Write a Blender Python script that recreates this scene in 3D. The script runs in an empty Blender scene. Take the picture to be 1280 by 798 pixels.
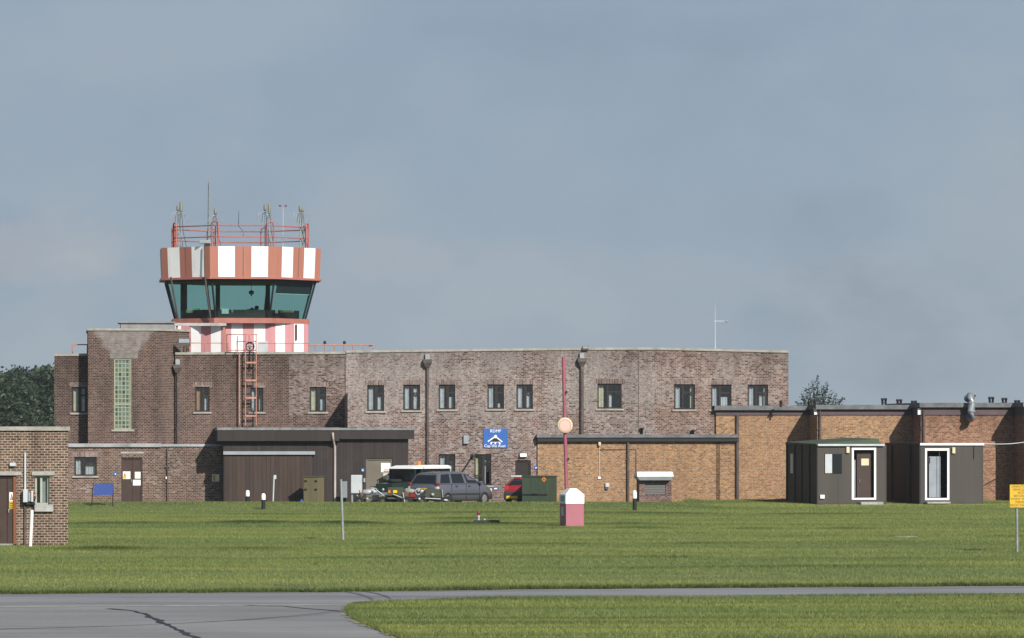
import bpy, math, random
import numpy as np
from mathutils import Vector
random.seed(7); rng = np.random.default_rng(7)
C = bpy.context.scene.collection
F_PX, H, HY, CX = 5333.33, 3.4, 537.0, 640.0      # focal length in photo pixels, eye height, horizon row
R = math.radians

# ---------------------------------------------------------------- terrain height
def sstep(a, b, x):
    t = min(1.0, max(0.0, (x - a) / (b - a))); return t * t * (3 - 2 * t)
def ground_z(x, y):
    left = 1 - sstep(6, 11, x)
    crest = 0.27 * math.exp(-((y - 182.5) / 3.0) ** 2) * left
    right = 0.13 * sstep(184, 195, y) * (1 - left)
    roll = 0.03 * math.sin(x * 0.31 + 1.3) * math.sin(y * 0.23) * sstep(95, 105, y) * (1 - sstep(176, 183, y))
    return crest + right + roll

def ray(px, y): return (px - CX) / F_PX * y
def ground_at(px, py):
    """point of the ground that the photograph shows at this place"""
    y = F_PX * H / (py - HY)
    for _ in range(12):
        y = 0.5 * y + 0.5 * F_PX * (H - ground_z(ray(px, y), y)) / (py - HY)
    return Vector((ray(px, y), y, ground_z(ray(px, y), y)))
def at(px, py, y): return Vector((ray(px, y), y, H + (HY - py) / F_PX * y))

class Frame:
    """a facade: u runs along it, n out of it towards the viewer, z up"""
    def __init__(s, px, y, deg):
        a = R(deg); s.O = Vector((ray(px, y), y, 0)); s.a = a
        s.uv = Vector((math.cos(a), math.sin(a), 0)); s.nv = Vector((math.sin(a), -math.cos(a), 0))
    def pt(s, u, n, z): return s.O + s.uv * u + s.nv * n + Vector((0, 0, z))
    def hit(s, px, py, n=0.0):
        k = (px - CX) / F_PX; P = s.O + s.nv * n
        t = (P.x * s.nv.x + P.y * s.nv.y) / (k * s.nv.x + s.nv.y)
        return Vector((k * t, t, H + (HY - py) / F_PX * t))
    def u(s, px, n=0.0): return (s.hit(px, HY, n) - s.O).dot(s.uv)
    def z(s, px, py, n=0.0): return s.hit(px, py, n).z
    def rect(s, x0, y0, x1, y1, n=0.0):
        xm, ym = (x0 + x1) / 2, (y0 + y1) / 2
        return s.u(x0, n), s.u(x1, n), s.z(xm, y1, n), s.z(xm, y0, n)

# ---------------------------------------------------------------- mesh builder
class MB:
    def __init__(s): s.v, s.f, s.m, s.s = [], [], [], []
    def face(s, pts, mat=0, smooth=False):
        i = len(s.v); s.v += [tuple(p) for p in pts]; s.f.append(tuple(range(i, i + len(pts)))); s.m.append(mat); s.s.append(smooth); return s
    def grid(s, rows, mat=0, smooth=True, close=False):
        i = len(s.v); n = len(rows[0])
        for r in rows: s.v += [tuple(p) for p in r]
        for a in range(len(rows) - 1):
            for b in range(n if close else n - 1):
                c = (b + 1) % n
                s.f.append((i + a * n + b, i + a * n + c, i + (a + 1) * n + c, i + (a + 1) * n + b)); s.m.append(mat); s.s.append(smooth)
        return s
    def hexa(s, b, t, mat=0):
        """box from four bottom and four top points, both counter-clockwise from above"""
        i = len(s.v); s.v += [tuple(p) for p in list(b) + list(t)]
        for f in ((3, 2, 1, 0), (4, 5, 6, 7), (0, 1, 5, 4), (1, 2, 6, 5), (2, 3, 7, 6), (3, 0, 4, 7)):
            s.f.append(tuple(i + k for k in f)); s.m.append(mat); s.s.append(False)
        return s
    def fbox(s, F, u0, u1, n0, n1, z0, z1, mat=0):
        q = lambda z: [F.pt(u0, n1, z), F.pt(u1, n1, z), F.pt(u1, n0, z), F.pt(u0, n0, z)]
        return s.hexa(q(z0), q(z1), mat)
    def box(s, x0, x1, y0, y1, z0, z1, mat=0):
        q = lambda z: [Vector((x0, y0, z)), Vector((x1, y0, z)), Vector((x1, y1, z)), Vector((x0, y1, z))]
        return s.hexa(q(z0), q(z1), mat)
    def prism(s, poly, z0, z1, mat=0, top=None):
        n = len(poly); i = len(s.v); top = top or poly
        s.v += [(p[0], p[1], z0) for p in poly] + [(p[0], p[1], z1) for p in top]
        s.f.append(tuple(i + k for k in reversed(range(n)))); s.f.append(tuple(i + n + k for k in range(n))); s.m += [mat] * 2; s.s += [False] * 2
        for k in range(n):
            j = (k + 1) % n; s.f.append((i + k, i + j, i + n + j, i + n + k)); s.m.append(mat); s.s.append(False)
        return s
    def tube(s, pts, r, seg=8, mat=0, r1=None, caps=True):
        pts = [Vector(p) for p in pts]; rows = []; n = len(pts)
        for k, p in enumerate(pts):
            d = (pts[min(k + 1, n - 1)] - pts[max(k - 1, 0)]).normalized()
            a = d.cross(Vector((0, 0, 1))) if abs(d.z) < 0.95 else d.cross(Vector((1, 0, 0)))
            a.normalize(); b = d.cross(a); rr = r if r1 is None else r + (r1 - r) * k / (n - 1)
            rows.append([p + (a * math.cos(2 * math.pi * q / seg) + b * math.sin(2 * math.pi * q / seg)) * rr for q in range(seg)])
        s.grid(rows, mat, True, True)
        if caps: s.face(rows[0], mat); s.face(list(reversed(rows[-1])), mat)
        return s
    def lathe(s, c, prof, seg=16, mat=0, axis=None):
        c = Vector(c); ax = Vector(axis).normalized() if axis else Vector((0, 0, 1))
        a = ax.cross(Vector((1, 0, 0))) if abs(ax.x) < 0.9 else ax.cross(Vector((0, 1, 0))); a.normalize(); b = ax.cross(a)
        s.grid([[c + ax * h + (a * math.cos(2 * math.pi * k / seg) + b * math.sin(2 * math.pi * k / seg)) * r for k in range(seg)] for r, h in prof], mat, True, True)
        return s
    def ball(s, c, rx, ry, rz, mat=0, seg=10, rings=7):
        c = Vector(c); rows = []
        for i in range(rings + 1):
            t = math.pi * i / rings
            rows.append([c + Vector((rx * math.sin(t) * math.cos(2 * math.pi * k / seg), ry * math.sin(t) * math.sin(2 * math.pi * k / seg), rz * math.cos(t))) for k in range(seg)])
        return s.grid(rows, mat, True, True)
    def build(s, name, mats, parent=None, origin=None, bevel=0):
        mats = mats if isinstance(mats, (list, tuple)) else [mats]
        if origin is None: origin = Vector(parent['_o']) if parent is not None else Vector((0, 0, 0))
        origin = Vector(origin)
        me = bpy.data.meshes.new(name)
        me.from_pydata([(v[0] - origin.x, v[1] - origin.y, v[2] - origin.z) for v in s.v], [], s.f)
        for m in mats: me.materials.append(m)
        me.polygons.foreach_set('material_index', s.m); me.polygons.foreach_set('use_smooth', s.s)
        uv = me.uv_layers.new(name='UVMap')
        co = s.v
        for p in me.polygons:                       # metres along each face: bricks and boards run with the wall
            nx, ny, nz = p.normal
            l = math.hypot(nx, ny)
            tx, ty = (-ny / l, nx / l) if l > 0.3 else (1, 0)
            for li in p.loop_indices:
                q = co[me.loops[li].vertex_index]
                uv.data[li].uv = (q[0] * tx + q[1] * ty, q[2]) if l > 0.3 else (q[0], q[1])
        me.update()
        o = bpy.data.objects.new(name, me); C.objects.link(o)
        if parent is not None: o.parent = parent
        else: o.location = origin
        o['_o'] = tuple(origin)
        if bevel:
            b = o.modifiers.new('bevel', 'BEVEL'); b.width = bevel; b.segments = 2; b.limit_method = 'ANGLE'; b.angle_limit = R(35)
        return o

def thing(name, label, cat, loc, group=None):
    o = bpy.data.objects.new(name, None); C.objects.link(o); o.location = loc; o.empty_display_size = 0.2
    o['label'] = label; o['category'] = cat; o['_o'] = tuple(loc)
    if group: o['group'] = group
    return o
def tag(o, label, cat, group=None, kind=None):
    o['label'] = label; o['category'] = cat
    if group: o['group'] = group
    if kind: o['kind'] = kind
    return o
def structure(o, label=None):
    o['kind'] = 'structure'
    if label: o['label'] = label
    return o

# ---------------------------------------------------------------- materials
def srgb(r, g, b):
    f = lambda c: (c / 255 / 12.92) if c <= 10 else ((c / 255 + 0.055) / 1.055) ** 2.4
    return (f(r), f(g), f(b), 1)
def lin(*c): return (c[0], c[1], c[2], 1)
class NT:
    def __init__(s, m): s.t = m.node_tree; s.n = s.t.nodes; s.bsdf = s.n.get('Principled BSDF')
    def add(s, typ, ins=None, **kw):
        x = s.n.new(typ)
        for k, v in kw.items(): setattr(x, k, v)
        for k, v in (ins or {}).items(): s.put(x, k, v)
        return x
    def put(s, x, k, v):
        if isinstance(v, bpy.types.NodeSocket): s.t.links.new(v, x.inputs[k])
        else: x.inputs[k].default_value = v
    def mix(s, fac, a, b, blend='MIX'):
        x = s.n.new('ShaderNodeMix'); x.data_type = 'RGBA'; x.blend_type = blend
        s.put(x, 0, fac); s.put(x, 6, a); s.put(x, 7, b); return x.outputs[2]
    def math(s, op, a, b=0.0, c=None):
        x = s.n.new('ShaderNodeMath'); x.operation = op; s.put(x, 0, a); s.put(x, 1, b)
        if c is not None: s.put(x, 2, c)
        return x.outputs[0]
    def noise(s, vec, scale, detail=4, rough=0.55, out=0):
        x = s.add('ShaderNodeTexNoise', {'Vector': vec, 'Scale': scale, 'Detail': detail, 'Roughness': rough}); return x.outputs[out]
    def ramp(s, fac, stops):
        x = s.n.new('ShaderNodeValToRGB'); s.put(x, 0, fac); e = x.color_ramp.elements
        while len(e) < len(stops): e.new(0.5)
        for k, (p, c) in enumerate(stops):
            e[k].position = p; e[k].color = c if isinstance(c, tuple) else (c, c, c, 1)
        return x.outputs[0]
    def pos(s): return s.add('ShaderNodeNewGeometry').outputs['Position']
    def scaled(s, vec, sc):
        x = s.n.new('ShaderNodeVectorMath'); x.operation = 'MULTIPLY'; s.put(x, 0, vec); x.inputs[1].default_value = sc; return x.outputs[0]
    def uv(s): return s.add('ShaderNodeUVMap', uv_map='UVMap').outputs[0]
    def bump(s, h, strength, dist=0.01):
        x = s.add('ShaderNodeBump', {'Height': h, 'Strength': strength, 'Distance': dist}); s.put(s.bsdf, 'Normal', x.outputs[0])
def new_mat(name):
    m = bpy.data.materials.new(name); m.use_nodes = True; return m, NT(m)
_cache = {}
def paint(name, col, rough=0.6, var=0.15, scale=3.0, metal=0.0, dirt=None, streak=False, spec=0.4):
    """a painted, metal or wooden surface with uneven wear"""
    if name in _cache: return _cache[name]
    m, t = new_mat(name); p = t.pos()
    if streak: p = t.scaled(p, (1, 1, 0.12))
    n = t.noise(p, scale, 6, 0.6)
    k = t.ramp(n, [(0.3, 1 - var), (0.7, 1 + var)])
    c = t.mix(1.0, col, k, 'MULTIPLY')
    if dirt:
        d = t.ramp(t.noise(p, scale * 1.7, 8, 0.7), [(0.52, 0.0), (0.72, 1.0)])
        c = t.mix(t.math('MULTIPLY', d, 0.6), c, dirt)
    t.put(t.bsdf, 'Base Color', c); t.put(t.bsdf, 'Roughness', rough); t.put(t.bsdf, 'Metallic', metal)
    t.put(t.bsdf, 'Specular IOR Level', spec)
    _cache[name] = m; return m
def brick(name, cols, mortar, patch=None, patch_amt=0.0, white=0.0, streak=0.25, dark=0.0, wide=0.165, row=0.075, mortar_size=0.011, stain=None, soot=None):
    m, t = new_mat(name); uv = t.uv(); p = t.pos()
    bt = t.add('ShaderNodeTexBrick', {'Vector': uv, 'Color1': (0, 0, 0, 1), 'Color2': (1, 1, 1, 1), 'Mortar': (0.5, 0.5, 0.5, 1), 'Scale': 1.0,
               'Mortar Size': mortar_size, 'Mortar Smooth': 0.2, 'Bias': 0.0, 'Brick Width': wide, 'Row Height': row})
    n = len(cols)
    rnd = bt.outputs['Color']
    c = t.ramp(rnd, [(i / max(1, n - 1), k) for i, k in enumerate(cols)])
    if patch:
        f = t.ramp(t.noise(p, 0.35, 5, 0.6), [(0.42, 0.0), (0.62, 1.0)])
        c = t.mix(t.math('MULTIPLY', f, patch_amt), c, t.mix(0.6, c, patch))
    if white:                                      # lime bloom that has come out of the bricks, brick by brick
        f = t.noise(t.scaled(p, (1, 1, 1.5)), 0.42, 7, 0.72)
        hz_ = t.math('MULTIPLY', t.math('SUBTRACT', t.add('ShaderNodeSeparateXYZ', {0: p}).outputs[2], 4.3), 0.036)   # most of it high on the wall, where the rain wets it
        g = t.math('ADD', t.math('ADD', f, hz_), t.math('MULTIPLY', t.math('SUBTRACT', rnd, 0.5), 0.22))
        f2 = t.ramp(g, [(0.49 - white * 0.16, 0.0), (0.62 - white * 0.10, 1.0)])
        c = t.mix(t.math('MULTIPLY', f2, min(0.9, 0.45 + white * 0.35)), c, lin(0.345, 0.318, 0.305))
    if dark:                                       # single burnt bricks
        f = t.noise(t.scaled(uv, (1 / wide, 1 / row, 1)), 1.7, 2, 0.5)
        c = t.mix(t.math('MULTIPLY', t.ramp(f, [(0.57, 0.0), (0.62, 1.0)]), dark), c, lin(0.05, 0.035, 0.032))
    c = t.mix(bt.outputs['Fac'], c, mortar)
    big = t.ramp(t.noise(p, 0.22, 5, 0.6), [(0.3, 1 - streak * 0.7), (0.7, 1 + streak * 0.7)])
    c = t.mix(1.0, c, big, 'MULTIPLY')
    run = t.ramp(t.noise(t.scaled(p, (1.3, 1.3, 0.16)), 1.2, 5, 0.65), [(0.35, 1 - streak), (0.6, 1.0)])
    c = t.mix(1.0, c, run, 'MULTIPLY')
    fine = t.ramp(t.noise(p, 9, 3, 0.75), [(0.30, 0.70), (0.70, 1.28)])
    c = t.mix(1.0, c, fine, 'MULTIPLY')
    if soot:                                       # dirt washed down from the coping
        zz_ = t.add('ShaderNodeSeparateXYZ', {0: p}).outputs[2]; up = t.math('DIVIDE', t.math('SUBTRACT', zz_, soot[0]), soot[1] - soot[0])
        sn = t.noise(t.scaled(p, (2.6, 2.6, .10)), 1.0, 5, .65)
        k_ = t.ramp(t.math('ADD', t.math('MULTIPLY', up, .55), t.math('MULTIPLY', t.math('SUBTRACT', sn, .5), 1.3)), [(.22, 0.0), (.62, 1.0)])
        c = t.mix(t.math('MULTIPLY', k_, .55), c, t.mix(1.0, c, lin(.45, .42, .42), 'MULTIPLY'))
    if stain:                                      # (u centre px-frame, z bottom, z top, half width bottom, half width top, colour)
        uc, z0, z1, w0, w1, col = stain
        sx = t.add('ShaderNodeSeparateXYZ', {0: uv})
        k = t.math('DIVIDE', t.math('SUBTRACT', sx.outputs[1], z0), z1 - z0)
        half = t.math('MULTIPLY_ADD', k, w1 - w0, w0)
        d = t.math('SUBTRACT', half, t.math('ABSOLUTE', t.math('SUBTRACT', sx.outputs[0], uc)))
        d = t.math('ADD', d, t.math('MULTIPLY', t.math('SUBTRACT', t.noise(p, 3.0, 5), 0.5), 0.6))
        msk = t.math('MULTIPLY', t.ramp(d, [(0.0, 0.0), (0.25, 1.0)]), t.math('GREATER_THAN', k, 0.0))
        c = t.mix(t.math('MULTIPLY', msk, 0.6), c, t.mix(t.math('MULTIPLY', t.ramp(t.noise(p, 4.5, 5, 0.7), [(0.35, 0.0), (0.65, 1.0)]), 0.7), col, c))
    t.put(t.bsdf, 'Base Color', c); t.put(t.bsdf, 'Roughness', 0.9); t.put(t.bsdf, 'Specular IOR Level', 0.2)
    hgt = t.math('ADD', t.math('MULTIPLY', t.math('SUBTRACT', 1.0, bt.outputs['Fac']), 1.0), t.math('MULTIPLY', rnd, 0.35))
    t.bump(hgt, 0.7, 0.02)
    return m
def boards(name, col, width=0.16, var=0.25):
    m, t = new_mat(name); uv = t.uv(); p = t.pos()
    bt = t.add('ShaderNodeTexBrick', {'Vector': uv, 'Color1': (1 - var, 1 - var, 1 - var, 1), 'Color2': (1 + var, 1 + var, 1 + var, 1), 'Mortar': (0.45, 0.45, 0.45, 1), 'Scale': 1.0,
               'Mortar Size': 0.008, 'Bias': 0.0, 'Brick Width': width, 'Row Height': 50.0}, offset=0.0)
    g = t.ramp(t.noise(t.scaled(p, (6, 6, 0.35)), 1.6, 7, 0.7), [(0.25, 0.65), (0.75, 1.4)])
    c = t.mix(1.0, t.mix(1.0, col, bt.outputs['Color'], 'MULTIPLY'), g, 'MULTIPLY')
    b = t.ramp(t.noise(p, 0.9, 5, 0.65), [(0.5, 0.0), (0.75, 1.0)])
    c = t.mix(t.math('MULTIPLY', b, 0.35), c, lin(.048, .035, .028))
    t.put(t.bsdf, 'Base Color', c); t.put(t.bsdf, 'Roughness', 0.75); t.bump(t.math('SUBTRACT', 1.0, bt.outputs['Fac']), 0.6, 0.015)
    return m
def glass(name, tint, refl=1.0, rough=0.01):
    m, t = new_mat(name); t.n.remove(t.bsdf); out = t.n.get('Material Output')
    tr = t.add('ShaderNodeBsdfTransparent', {'Color': tint}); gl = t.add('ShaderNodeBsdfGlossy', {'Color': (1, 1, 1, 1), 'Roughness': rough})
    lw = t.add('ShaderNodeLayerWeight', {'Blend': .5}); f5 = t.math('POWER', lw.outputs['Facing'], 5.0)
    mx = t.add('ShaderNodeMixShader', {0: t.math('MULTIPLY', t.math('MULTIPLY_ADD', f5, .95, .05), refl)})
    t.t.links.new(tr.outputs[0], mx.inputs[1]); t.t.links.new(gl.outputs[0], mx.inputs[2]); t.t.links.new(mx.outputs[0], out.inputs[0])
    return m

B_DARK = brick('brick brown', [lin(0.0251, 0.0148, 0.0121), lin(0.0718, 0.0366, 0.0298), lin(0.0969, 0.0495, 0.0381), lin(0.1391, 0.0792, 0.0605)], lin(0.224, 0.189, 0.163), patch=lin(.20, .11, .08), patch_amt=.4, dark=.7, streak=.3, soot=(4.6, 6.9))
B_MID = brick('brick brown bloom', [lin(0.0342, 0.0218, 0.0186), lin(0.1026, 0.0544, 0.0437), lin(0.1425, 0.0782, 0.0623), lin(0.1961, 0.1188, 0.0958)], lin(0.224, 0.192, 0.168), white=.01, dark=.7, streak=.25, soot=(5.2, 6.9))
B_PALE = brick('brick mauve limed', [lin(0.0468, 0.0291, 0.0256), lin(0.1300, 0.0718, 0.0570), lin(0.1612, 0.0892, 0.0703), lin(0.2028, 0.1212, 0.0988), lin(0.2600, 0.1697, 0.1425)], lin(.31, .275, .25), patch=lin(.22, .12, .085), patch_amt=.55, white=.62, dark=.9, streak=.2, soot=(5.3, 6.95))
B_RED = brick('brick red', [lin(.07, .04, .033), lin(.17, .094, .072), lin(.225, .128, .097), lin(.27, .17, .135)], lin(.31, .265, .23), white=.10, dark=.75, streak=.2, soot=(5.4, 6.9))
B_TAN = brick('brick tan', [lin(0.2060, 0.0956, 0.0396), lin(0.3170, 0.1651, 0.0701), lin(0.3854, 0.2119, 0.0948), lin(0.4282, 0.2534, 0.1221)], lin(0.337, 0.271, 0.202), patch=lin(.28, .14, .075), patch_amt=.7, dark=.5, streak=.12, soot=None)
B_TANRED = brick('brick orange', [lin(0.1747, 0.0745, 0.0392), lin(0.2795, 0.1266, 0.0664), lin(0.3669, 0.1825, 0.0995), lin(0.4018, 0.2234, 0.1297)], lin(0.288, 0.224, 0.180), patch=lin(.26, .125, .08), patch_amt=.7, dark=.5, streak=.12, soot=(2.6, 3.9))
B_NEAR = brick('brick hut', [lin(0.052, 0.027, 0.020), lin(0.088, 0.048, 0.034), lin(0.125, 0.073, 0.049), lin(0.161, 0.101, 0.070)], lin(0.335, 0.285, 0.225), patch=lin(.13, .085, .045), patch_amt=.5, dark=.6, streak=.3, soot=(2.2, 3.5))
B_SOLDIER = brick('brick soldier course', [lin(.11, .075, .065), lin(.20, .14, .125), lin(.26, .20, .18)], lin(.30, .26, .23), wide=0.075, row=0.6, dark=.6)
STONE = paint('coping stone', lin(.30, .285, .25), .9, .25, 2.5, dirt=lin(.16, .15, .12))
CONC = paint('concrete', lin(.33, .33, .31), .9, .3, 1.8, dirt=lin(.13, .13, .12))
FELT = paint('roof felt', lin(.125, .13, .135), .9, .35, 1.6, dirt=lin(.30, .30, .29))
FASCIA = paint('fascia board', lin(.085, .058, .062), .7, .2, 1.2)
BROWN = paint('brown paint', lin(.050, .030, .024), .45, .2, 2)
DARKFR = paint('window frame stain', lin(.014, .008, .0065), .5, .25, 3)
PIPE = paint('drainpipe paint', lin(.075, .058, .052), .6, .3, 2, dirt=lin(.2, .17, .15))
PIPEW = paint('drainpipe pale', lin(.42, .36, .34), .6, .3, 6, dirt=lin(.1, .07, .06), streak=True)
BLACK = paint('black', lin(.012, .012, .013), .6, .2)
GREY = paint('grey metal', lin(.27, .30, .32), .45, .12, 2)
LGREY = paint('pale grey metal', lin(.46, .49, .51), .5, .12, 2)
GALV = paint('galvanised', lin(.30, .33, .33), .4, .25, 8, metal=.35)
WHITE = paint('white paint', lin(.80, .80, .79), .55, .05, 2)
WHITED = paint('white paint grubby', lin(.82, .815, .80), .6, .06, 3.5, dirt=lin(.55, .53, .50), streak=True)
REDST = paint('sun-bleached red', lin(.37, .150, .105), .6, .10, 2, dirt=lin(.36, .16, .115), streak=True)
PINKST = paint('faded pink', lin(.50, .235, .245), .6, .09, 2, dirt=lin(.52, .25, .25), streak=True)
LEDGE = paint('red oxide ledge', lin(.35, .135, .105), .6, .15, 3)
RAIL = paint('red railing', lin(.36, .11, .09), .5, .25, 5, dirt=lin(.3, .1, .08))
LADDER = paint('salmon ladder', lin(.40, .185, .14), .55, .25, 5, dirt=lin(.28, .14, .1))
OLIVE = paint('olive drab', lin(.085, .078, .045), .6, .18, 1.5)
KHAKI = paint('khaki door', lin(.135, .118, .088), .6, .12, 1.5)
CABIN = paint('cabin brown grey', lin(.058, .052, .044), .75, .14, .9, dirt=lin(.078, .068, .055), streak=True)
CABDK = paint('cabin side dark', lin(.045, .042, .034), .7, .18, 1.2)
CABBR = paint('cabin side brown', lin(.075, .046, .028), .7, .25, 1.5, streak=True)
CABGR = paint('cabin roof green', lin(.055, .075, .045), .75, .2, 1.2)
ARMY = paint('army green', lin(.036, .058, .036), .55, .15, 1.6)
DKGREEN = paint('dark green coachwork', lin(.012, .032, .022), .35, .12, 1.6)
CAMO = paint('olive chassis', lin(.05, .055, .033), .6, .2, 3)
CARGREY = paint('grey car paint', lin(.118, .125, .150), .25, .03, 2, metal=.25, spec=.6)
CARRED = paint('red car paint', lin(.25, .018, .022), .3, .03, 2, spec=.6)
BUMPER = paint('bumper plastic', lin(.03, .032, .036), .6, .1)
TYRE = paint('tyre', lin(.015, .015, .015), .9, .2, 6)
RIM = paint('wheel rim', lin(.30, .31, .32), .35, .1, 6, metal=.5)
SIGNBLUE = paint('sign blue', lin(.022, .105, .36), .5, .05, 2)
BOARDBLUE = paint('board blue', lin(.035, .075, .27), .55, .08, 2)
YELLOW = paint('sign yellow', lin(.60, .38, .02), .55, .05, 2)
PLATE = paint('number plate yellow', lin(.75, .50, .02), .45, .03, 3)
ORANGE = paint('orange', lin(.72, .18, .02), .5, .05, 3)
PAPER = paint('paper', lin(.72, .70, .64), .8, .08, 6)
CREAM = paint('cream plastic', lin(.62, .53, .36), .5, .1, 4)
CURT = paint('curtain', lin(.50, .53, .56), .9, .2, 6)
CURTY = paint('curtain cream', lin(.55, .52, .36), .9, .2, 6)
CURTO = paint('curtain orange', lin(.42, .23, .12), .9, .2, 6)
WOODOR = paint('orange door jamb', lin(.20, .065, .022), .55, .2, 6)
POLEPINK = paint('pole pink', lin(.30, .085, .125), .5, .12, 3)
BOXPINK = paint('kiosk pink', lin(.36, .125, .155), .6, .06, 2)
PLASTER = paint('tan render', lin(.33, .245, .15), .9, .2, 1.5)
INNER = paint('dim room', lin(.05, .05, .05), .9, .2)
SKIN = paint('skin', lin(.45, .25, .17), .6, .05)
HAIR = paint('dark hair', lin(.02, .014, .011), .7, .1)
SHIRTB = paint('light blue shirt', lin(.35, .48, .60), .9, .06)
SHIRTD = paint('dark pullover', lin(.02, .022, .03), .9, .1)
DUCT = paint('duct metal', lin(.25, .27, .29), .4, .15, 3, metal=.3)
SILVER = paint('cylinder silver', lin(.33, .35, .37), .35, .2, 5, metal=.2)
RED = paint('red', lin(.45, .03, .02), .45, .1)
SHED = boards('shed boarding', lin(.021, .0145, .0125), .15)
SHEDDOOR = boards('shed door boarding', lin(.036, .021, .0145), .19)
WINGLASS = glass('window glass', (.86, .88, .88, 1), 1.2)
CABGLASS = glass('tinted cab glass', (.59, .80, .745, 1), 0.75)
CARGLASS = glass('car glass', (.16, .18, .18, 1), 1.4)
m, t = new_mat('glass blocks')
uvn = t.uv()
bt = t.add('ShaderNodeTexBrick', {'Vector': uvn, 'Color1': lin(.030, .050, .042), 'Color2': lin(.15, .20, .165), 'Mortar': lin(.27, .29, .21), 'Scale': 1.0, 'Mortar Size': .028, 'Mortar Smooth': .3,
           'Bias': -.1, 'Brick Width': .165, 'Row Height': .2}, offset=0.0)
t.put(t.bsdf, 'Base Color', bt.outputs['Color']); t.put(t.bsdf, 'Roughness', .18); t.bump(bt.outputs['Fac'], .8, .02)
GBLOCK = m

# ---------------------------------------------------------------- camera, light, sky
cam = bpy.data.cameras.new('camera'); co = bpy.data.objects.new('camera', cam); C.objects.link(co)
co.location = (0, 0, H); co.rotation_euler = (R(90), 0, 0)
cam.sensor_width = 36; cam.lens = F_PX / 1280 * 36; cam.shift_y = (HY - 399) / 1280; cam.clip_start = 1; cam.clip_end = 20000
bpy.context.scene.camera = co
SE, SA = R(32.5), R(23 - 90 + 6)                 # height, and bearing: 23 degrees to the right of the office front's normal
SUN = Vector((math.cos(SE) * math.cos(SA), math.cos(SE) * math.sin(SA), math.sin(SE)))
sl = bpy.data.lights.new('sun', 'SUN'); so = bpy.data.objects.new('sun', sl); C.objects.link(so)
sl.energy = 4.9; sl.angle = R(0.5); sl.color = (1.0, .955, .89)
so.rotation_euler = SUN.to_track_quat('Z', 'Y').to_euler(); so.location = (30, -30, 60)
w = bpy.data.worlds.new('World'); bpy.context.scene.world = w; w.use_nodes = True
t = NT(w); bg = t.n.get('Background')
sky = t.n.new('ShaderNodeTexSky'); sky.sky_type = 'NISHITA'; sky.sun_disc = False
sky.sun_elevation = math.asin(SUN.z); sky.sun_rotation = math.atan2(SUN.x, SUN.y)
sky.altitude = 60; sky.air_density = 1.0; sky.dust_density = 1.2; sky.ozone_density = 1.5
gen = t.add('ShaderNodeTexCoord').outputs['Generated']
skyc = sky.outputs[0]
sz_ = t.add('ShaderNodeSeparateXYZ', {0: gen}).outputs[2]
cl = t.noise(t.scaled(gen, (11, 11, 17)), 1.0, 6, .5); cl2 = t.noise(t.scaled(gen, (30, 30, 48)), 1.0, 5, .55)
den = t.math('ADD', t.math('MULTIPLY', cl, .7), t.math('MULTIPLY', cl2, .3))
HAZE = t.ramp(t.math('MULTIPLY', t.math('ABSOLUTE', sz_), 6.0), [(0.0, (.284, .347, .400, 1)), (.25, (.270, .338, .410, 1)), (.55, (.252, .326, .412, 1))])   # thin bright murk low in the sky
HAZE = t.mix(1.0, HAZE, (12.7, 12.65, 12.6, 1), 'MULTIPLY')
cloud = t.ramp(den, [(.36, lin(.95, .945, .95)), (.48, lin(1, 1, 1)), (.60, lin(1.13, 1.07, 1.02))])
HAZE = t.mix(1.0, HAZE, cloud, 'MULTIPLY')
sxyz = t.add('ShaderNodeSeparateXYZ', {0: gen}); wob_ = t.math('SUBTRACT', t.noise(t.scaled(gen, (45, 45, 70)), 1.0, 6, .6), .5)
def puff(col, x, z, rx, rz, amt):                   # single soft clouds standing in the haze to the north
    a = t.math('DIVIDE', t.math('SUBTRACT', sxyz.outputs[0], x), rx); b = t.math('DIVIDE', t.math('SUBTRACT', sxyz.outputs[2], z), rz)
    d2 = t.math('ADD', t.math('MULTIPLY', a, a), t.math('MULTIPLY', b, b)); d2 = t.math('ADD', d2, t.math('MULTIPLY', wob_, 3.2))
    north = t.math('GREATER_THAN', sxyz.outputs[1], 0.0); f = t.math('MULTIPLY', t.ramp(d2, [(0.0, 1.0), (1.0, 0.0)]), north)
    return t.mix(t.math('MULTIPLY', f, amt), col, t.mix(1.0, col, PUFF, 'MULTIPLY'))
for PUFF, x_, z_, rx_, rz_, am_ in (((1.22, 1.08, 1.0, 1), -.108, .043, .020, .010, .8), ((1.14, 1.05, 1.0, 1), -.028, .040, .016, .007, .6), ((.84, .85, .87, 1), .090, .024, .034, .018, .7), ((.90, .90, .91, 1), .075, .042, .016, .016, .55), ((.93, .93, .94, 1), .03, .093, .05, .008, .6)):
    HAZE = puff(HAZE, x_, z_, rx_, rz_, am_)
low = t.ramp(t.math('ABSOLUTE', sz_), [(.11, 1.0), (.32, 0.0)])
skyc = t.mix(t.math('MULTIPLY', low, .99), skyc, HAZE)
t.put(bg, 'Color', skyc); t.put(bg, 'Strength', 0.08)
vs = bpy.context.scene.view_settings; vs.view_transform = 'Standard'; vs.look = 'None'; vs.gamma = 1; vs.use_curve_mapping = False; vs.exposure = 0.2
try:
    bpy.context.scene.cycles.max_bounces = 6; bpy.context.scene.cycles.transparent_max_bounces = 16; bpy.context.scene.cycles.use_denoising = True
except Exception: pass
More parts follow.
